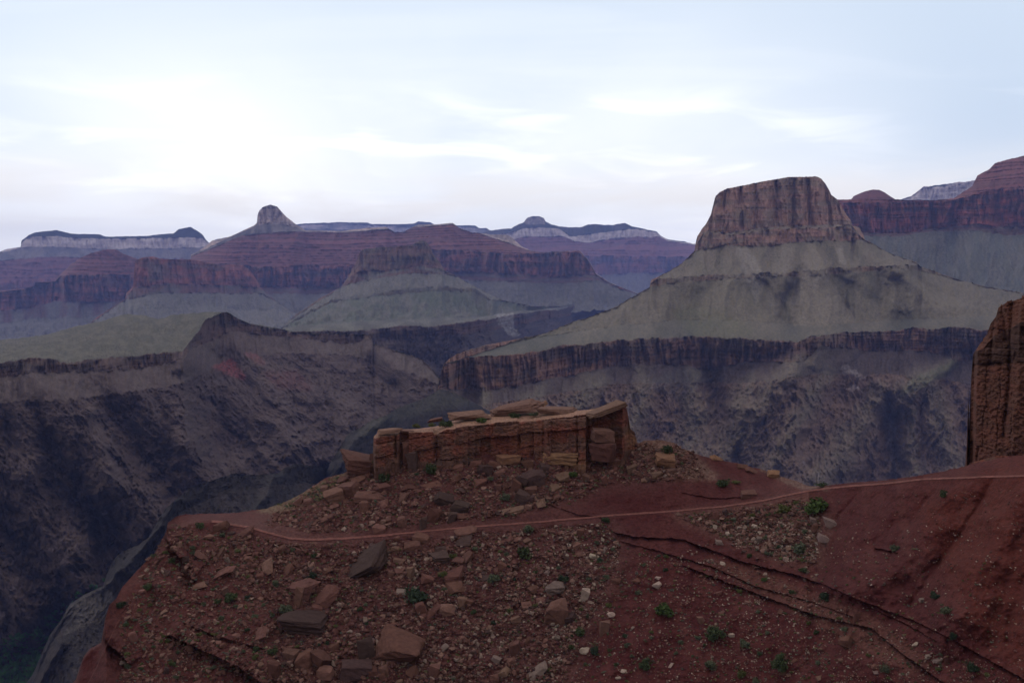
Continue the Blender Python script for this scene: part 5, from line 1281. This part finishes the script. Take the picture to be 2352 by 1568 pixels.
while n_more > 0 and guard < 60000:
    guard += 1
    zone = rnd.choice((RUB1, RUB2, RUB2, RUB3, RUB4, RUB4, RUB5, RUB5))
    xs_, ys_ = [p[0] for p in zone], [p[1] for p in zone]
    x, y = rnd.uniform(min(xs_), max(xs_)), rnd.uniform(min(ys_), min(1562, max(ys_)))
    if not inpoly(np.array([x]), np.array([y]), zone)[0] or abs(y - interp(TRAIL, [x])[0]) < 11:
        continue
    w = rnd.uniform(9, 17)
    if any(abs(x - a) < (w + c) * 0.5 and abs(y - b) < (w + c) * 0.4 for a, b, c in WORLD):
        continue
    c = rnd.choice(('green', 'sage', 'sage', 'sage', 'olive', 'olive', 'dark'))
    o = place_bush(x, y, w, w * rnd.uniform(.6, .8), c, n_more + 200)
    BTODO.append((o, x, y, w, c))
    n_more -= 1

# ------------------------------------------------------------------ labels by what each one lies beside
USED = set()
for o, lab in LABELLED:
    shrub = o.name.startswith('shrub')
    USED.add(lab)
    tag(o, lab, 'bush' if shrub else 'rock', None, 'bushes on the red ridge' if shrub else 'rocks fallen on the red ridge')


def relation(dx, dy):
    d = math.hypot(dx, dy)
    a = math.degrees(math.atan2(-dy, dx)) % 360
    w = ('right of', 'above and right of', 'above', 'above and left of', 'left of', 'below and left of', 'below', 'below and right of')[int((a + 22.5) // 45) % 8]
    return ('just ' if d < 55 else 'a little way ' if d < 120 else 'well ') + w


def auto_label(head, x, y):
    for k, (mx, my, ref, _) in enumerate(sorted(MARKS, key=lambda m: math.hypot((m[0] - x), (m[1] - y) * 1.3))):
        if math.hypot(mx - x, my - y) < 8:
            continue
        for hd in head:
            t = '%s %s %s' % (hd, relation(x - mx, y - my), ref)
            if t not in USED and len(t.split()) <= 16:
                USED.add(t)
                return t


SH = {'block': 'block', 'slab': 'slab', 'boulder': 'rounded stone', 'upright': 'upright stone'}
for o, x, y, w, h, shp, colr in TODO:
    size = 'large' if w > 40 else 'mid-sized' if w > 24 else 'small' if w > 14 else 'tiny'
    cw = RC[colr][1]
    lean = 'tilted ' if shp == 'slab' and h > 0.6 * w else 'flat ' if shp == 'slab' else ''
    tag(o, auto_label(['%s %s %s%s' % (size, cw, lean, SH[shp])], x, y), 'rock', None, 'rocks fallen on the red ridge')
for o, x, y, w, c in BTODO:
    size = 'mid-sized' if w > 24 else 'small' if w > 15 else 'tiny'
    tag(o, auto_label(['%s %s bush' % (size, LC[c][1])], x, y), 'bush', None, 'bushes on the red ridge')

# ------------------------------------------------------------------ rubble, scrub and the creek wood, which nobody could count
def scatter(zones, n, seed, margin=7):
    r = np.random.RandomState(seed)
    X, Y = [], []
    tot = sum(wt for _, wt in zones)
    for z, wt in zones:
        xs_, ys_ = [p[0] for p in z], [p[1] for p in z]
        m = int(n * wt / tot)
        got = 0
        while got < m:
            x = r.uniform(min(xs_), max(xs_), m * 2)
            y = r.uniform(min(ys_), max(ys_), m * 2)
            k = inpoly(x + 22 * fbm(x / 60, y / 60, 3, seed), y + 16 * fbm(x / 60, y / 60, 3, seed + 5), z) & (np.abs(y - interp(TRAIL, x)) > margin) & (fbm(x / 45, y / 40, 3, seed + 9) > r.uniform(-0.55, 0.45, len(x)))
            x, y = x[k][:m - got], y[k][:m - got]
            X.append(x)
            Y.append(y)
            got += len(x)
    return np.concatenate(X), np.concatenate(Y), r


def bake(protos, P, S3, ang, tilt, col, r):
    Vs, Fs, Cs, off = [], [], [], 0
    pick = r.randint(0, len(protos), len(P))
    for k, (pv, pf) in enumerate(protos):
        m = np.where(pick == k)[0]
        if not len(m):
            continue
        v = pv[None] * S3[m][:, None, :]
        c, s = np.cos(ang[m])[:, None], np.sin(ang[m])[:, None]
        x, y, z = v[..., 0] * c - v[..., 1] * s, v[..., 0] * s + v[..., 1] * c, v[..., 2]
        ct, st = np.cos(tilt[m])[:, None], np.sin(tilt[m])[:, None]
        v = np.stack([x, y * ct - z * st, y * st + z * ct], -1) + P[m][:, None, :]
        Vs.append(v.reshape(-1, 3))
        Fs.append((pf[None] + (np.arange(len(m)) * len(pv))[:, None, None] + off).reshape(-1, pf.shape[1]))
        Cs.append(np.repeat(col[m], len(pv), 0))
        off += len(m) * len(pv)
    return np.concatenate(Vs), np.concatenate(Fs), np.concatenate(Cs)


def tri_proto(shape, seed):
    rr = random.Random(seed)
    bm = bmesh.new()
    for _ in range(9):
        v = Vector((rr.gauss(0, 1), rr.gauss(0, 1), rr.gauss(0, 1))).normalized() * 0.5
        if shape == 'block':
            v = Vector([max(-.42, min(.42, c * 1.6)) for c in v])
        bm.verts.new(v)
    bmesh.ops.convex_hull(bm, input=bm.verts)
    bmesh.ops.delete(bm, geom=[v for v in bm.verts if not v.link_faces], context='VERTS')
    bmesh.ops.triangulate(bm, faces=bm.faces)
    bm.verts.index_update()
    v = np.array([tuple(q.co) for q in bm.verts])
    f = np.array([[q.index for q in p.verts] for p in bm.faces])
    bm.free()
    return v, f


x, y, r = scatter([(RUB1, 4.2), (RUB2, 10), (RUB3, 1.6), (RUB4, 2.6), (RUB5, 2.2), ([(1440, 1030), (1560, 1015), (1640, 1090), (1480, 1110)], 0.7), ([(1880, 1150), (2460, 1110), (2460, 1620), (1700, 1620), (1500, 1300)], 1.6)], 40000, 3)
P = ground_many(x, y)
size = 2.7 * (1 - r.rand(len(x))) ** -0.5
size = np.minimum(size, np.where((x > 1900) | (inpoly(x, y, RUB5)), 5, 13)) * np.linalg.norm(P, axis=1) / FL
S3 = np.stack([size * r.uniform(.8, 1.4, len(x)), size * r.uniform(.7, 1.3, len(x)), size * r.uniform(.35, .9, len(x))], -1)
pal = np.array([(0.095, 0.040, 0.034), (0.12, 0.057, 0.046), (0.16, 0.088, 0.070), (0.062, 0.034, 0.030), (0.20, 0.135, 0.11), (0.28, 0.21, 0.17)])
east = np.clip((x - 700) / 700, 0, 1) * (y > 1200)
u = r.rand(len(x)) + 0.22 * east
col = 0.88 * pal[np.searchsorted([0.36, 0.66, 0.86, 0.97, 1.12], u)] * r.uniform(.75, 1.2, (len(x), 1))
V, F, C = bake([tri_proto(('block', 'round')[k % 2], 50 + k) for k in range(14)], P + np.array([0, 0, 1]) * S3[:, 2:3] * 0.2, S3, r.uniform(0, 6.28, len(x)), r.uniform(.0, .9, len(x)), col, r)
tag(link('rubble', np_mesh('rubble', V, F, M_soil, C, flat=True)), 'loose reddish rubble and pale stones strewn over the ridge', 'rubble', 'stuff')

x, y, r = scatter([(RUB1, 3), (RUB2, 6), (RUB3, 1.5), (RUB4, 3), (RUB5, 3), ([(1900, 1200), (2350, 1300), (2350, 1560), (1900, 1420)], .5), ([(600, 1170), (720, 1115), (790, 1088), (800, 1110), (700, 1160)], .5)], 4200, 17)
P = ground_many(x, y)
size = r.uniform(4, 9.5, len(x)) * np.linalg.norm(P, axis=1) / FL
S3 = np.stack([size, size, size * r.uniform(.7, 1.0, len(x))], -1)
pal = np.array([(0.085, 0.10, 0.07), (0.06, 0.085, 0.035), (0.10, 0.10, 0.035), (0.115, 0.125, 0.10), (0.18, 0.16, 0.09)])
col = pal[r.choice(5, len(x), p=[.3, .25, .17, .18, .10])] * r.uniform(.75, 1.2, (len(x), 1))
V, F, C = bake([leaf_mesh('t', 34, 80 + k, 1.0, 0.15) for k in range(5)], P, S3, r.uniform(0, 6.28, len(x)), np.zeros(len(x)), col, r)
tag(link('scrub', np_mesh('scrub', V, F, M_soil, C, flat=True)), 'tiny grey-green tufts dotted all over the red ridge', 'scrub', 'stuff')

CX_, CPX, CPY, CP = canyon_grid
wood = [(-60, 1590), (-40, 1470), (40, 1445), (100, 1400), (150, 1365), (235, 1322), (238, 1336), (160, 1392), (125, 1432), (75, 1500), (50, 1590)]
r = np.random.RandomState(29)
x, y = r.uniform(-60, 240, 4000), r.uniform(1320, 1590, 4000)
k = inpoly(x + 10 * fbm(x / 20, y / 20, 3, 2), y + 8 * fbm(x / 20, y / 20, 3, 7), wood) & ((x < 70) | (fbm(x / 18, y / 14, 3, 12) > -0.02))
x, y = x[k][:520], y[k][:520]
P = np.zeros((len(x), 3))
for i in range(len(x)):
    c = int((x[i] - CX_[0]) / (CX_[1] - CX_[0]))
    j = np.searchsorted(np.maximum.accumulate(CPY[6:, c]), y[i] + 4)
    P[i] = CP[6 + min(j, CP.shape[0] - 7), c]
size = r.uniform(8, 20, len(x)) * 0.5
S3 = np.stack([size, size, size * 1.1], -1)
col = np.array([(0.036, 0.095, 0.022)]) * r.uniform(.6, 1.7, (len(x), 1))
V, F, C = bake([leaf_mesh('t', 90, 180 + q, 1.0, 0.10) for q in range(4)], P, S3, r.uniform(0, 6.28, len(x)), np.zeros(len(x)), col, r)
tag(link('woods', np_mesh('woods', V, F, M_near, C, flat=True)), 'dark green trees crowding the creek at the bottom of the gorge', 'woods', 'stuff')

# ------------------------------------------------------------------ air
def haze():
    m = bpy.data.materials.new('air')
    m.use_nodes = True
    nt = m.node_tree
    nt.nodes.clear()
    out = nt.nodes.new('ShaderNodeOutputMaterial')
    v = nt.nodes.new('ShaderNodeVolumePrincipled')
    v.inputs['Color'].default_value = (0.33, 0.43, 1.0, 1)
    v.inputs['Density'].default_value = 4.0e-5
    v.inputs['Anisotropy'].default_value = 0.0
    nt.links.new(v.outputs[0], out.inputs['Volume'])
    x0, x1, y0, y1, z0, z1 = -17000, 17000, -2500, 17500, -641, 960
    V = [(x, y, z) for z in (z0, z1) for y in (y0, y1) for x in (x0, x1)]
    F = [(0, 2, 3, 1), (4, 5, 7, 6), (0, 1, 5, 4), (2, 6, 7, 3), (0, 4, 6, 2), (1, 3, 7, 5)]
    o = link('haze', np_mesh('haze', V, F, m, flat=True))
    tag(o, 'thin blue evening haze filling the whole canyon', 'haze', 'stuff')


haze()
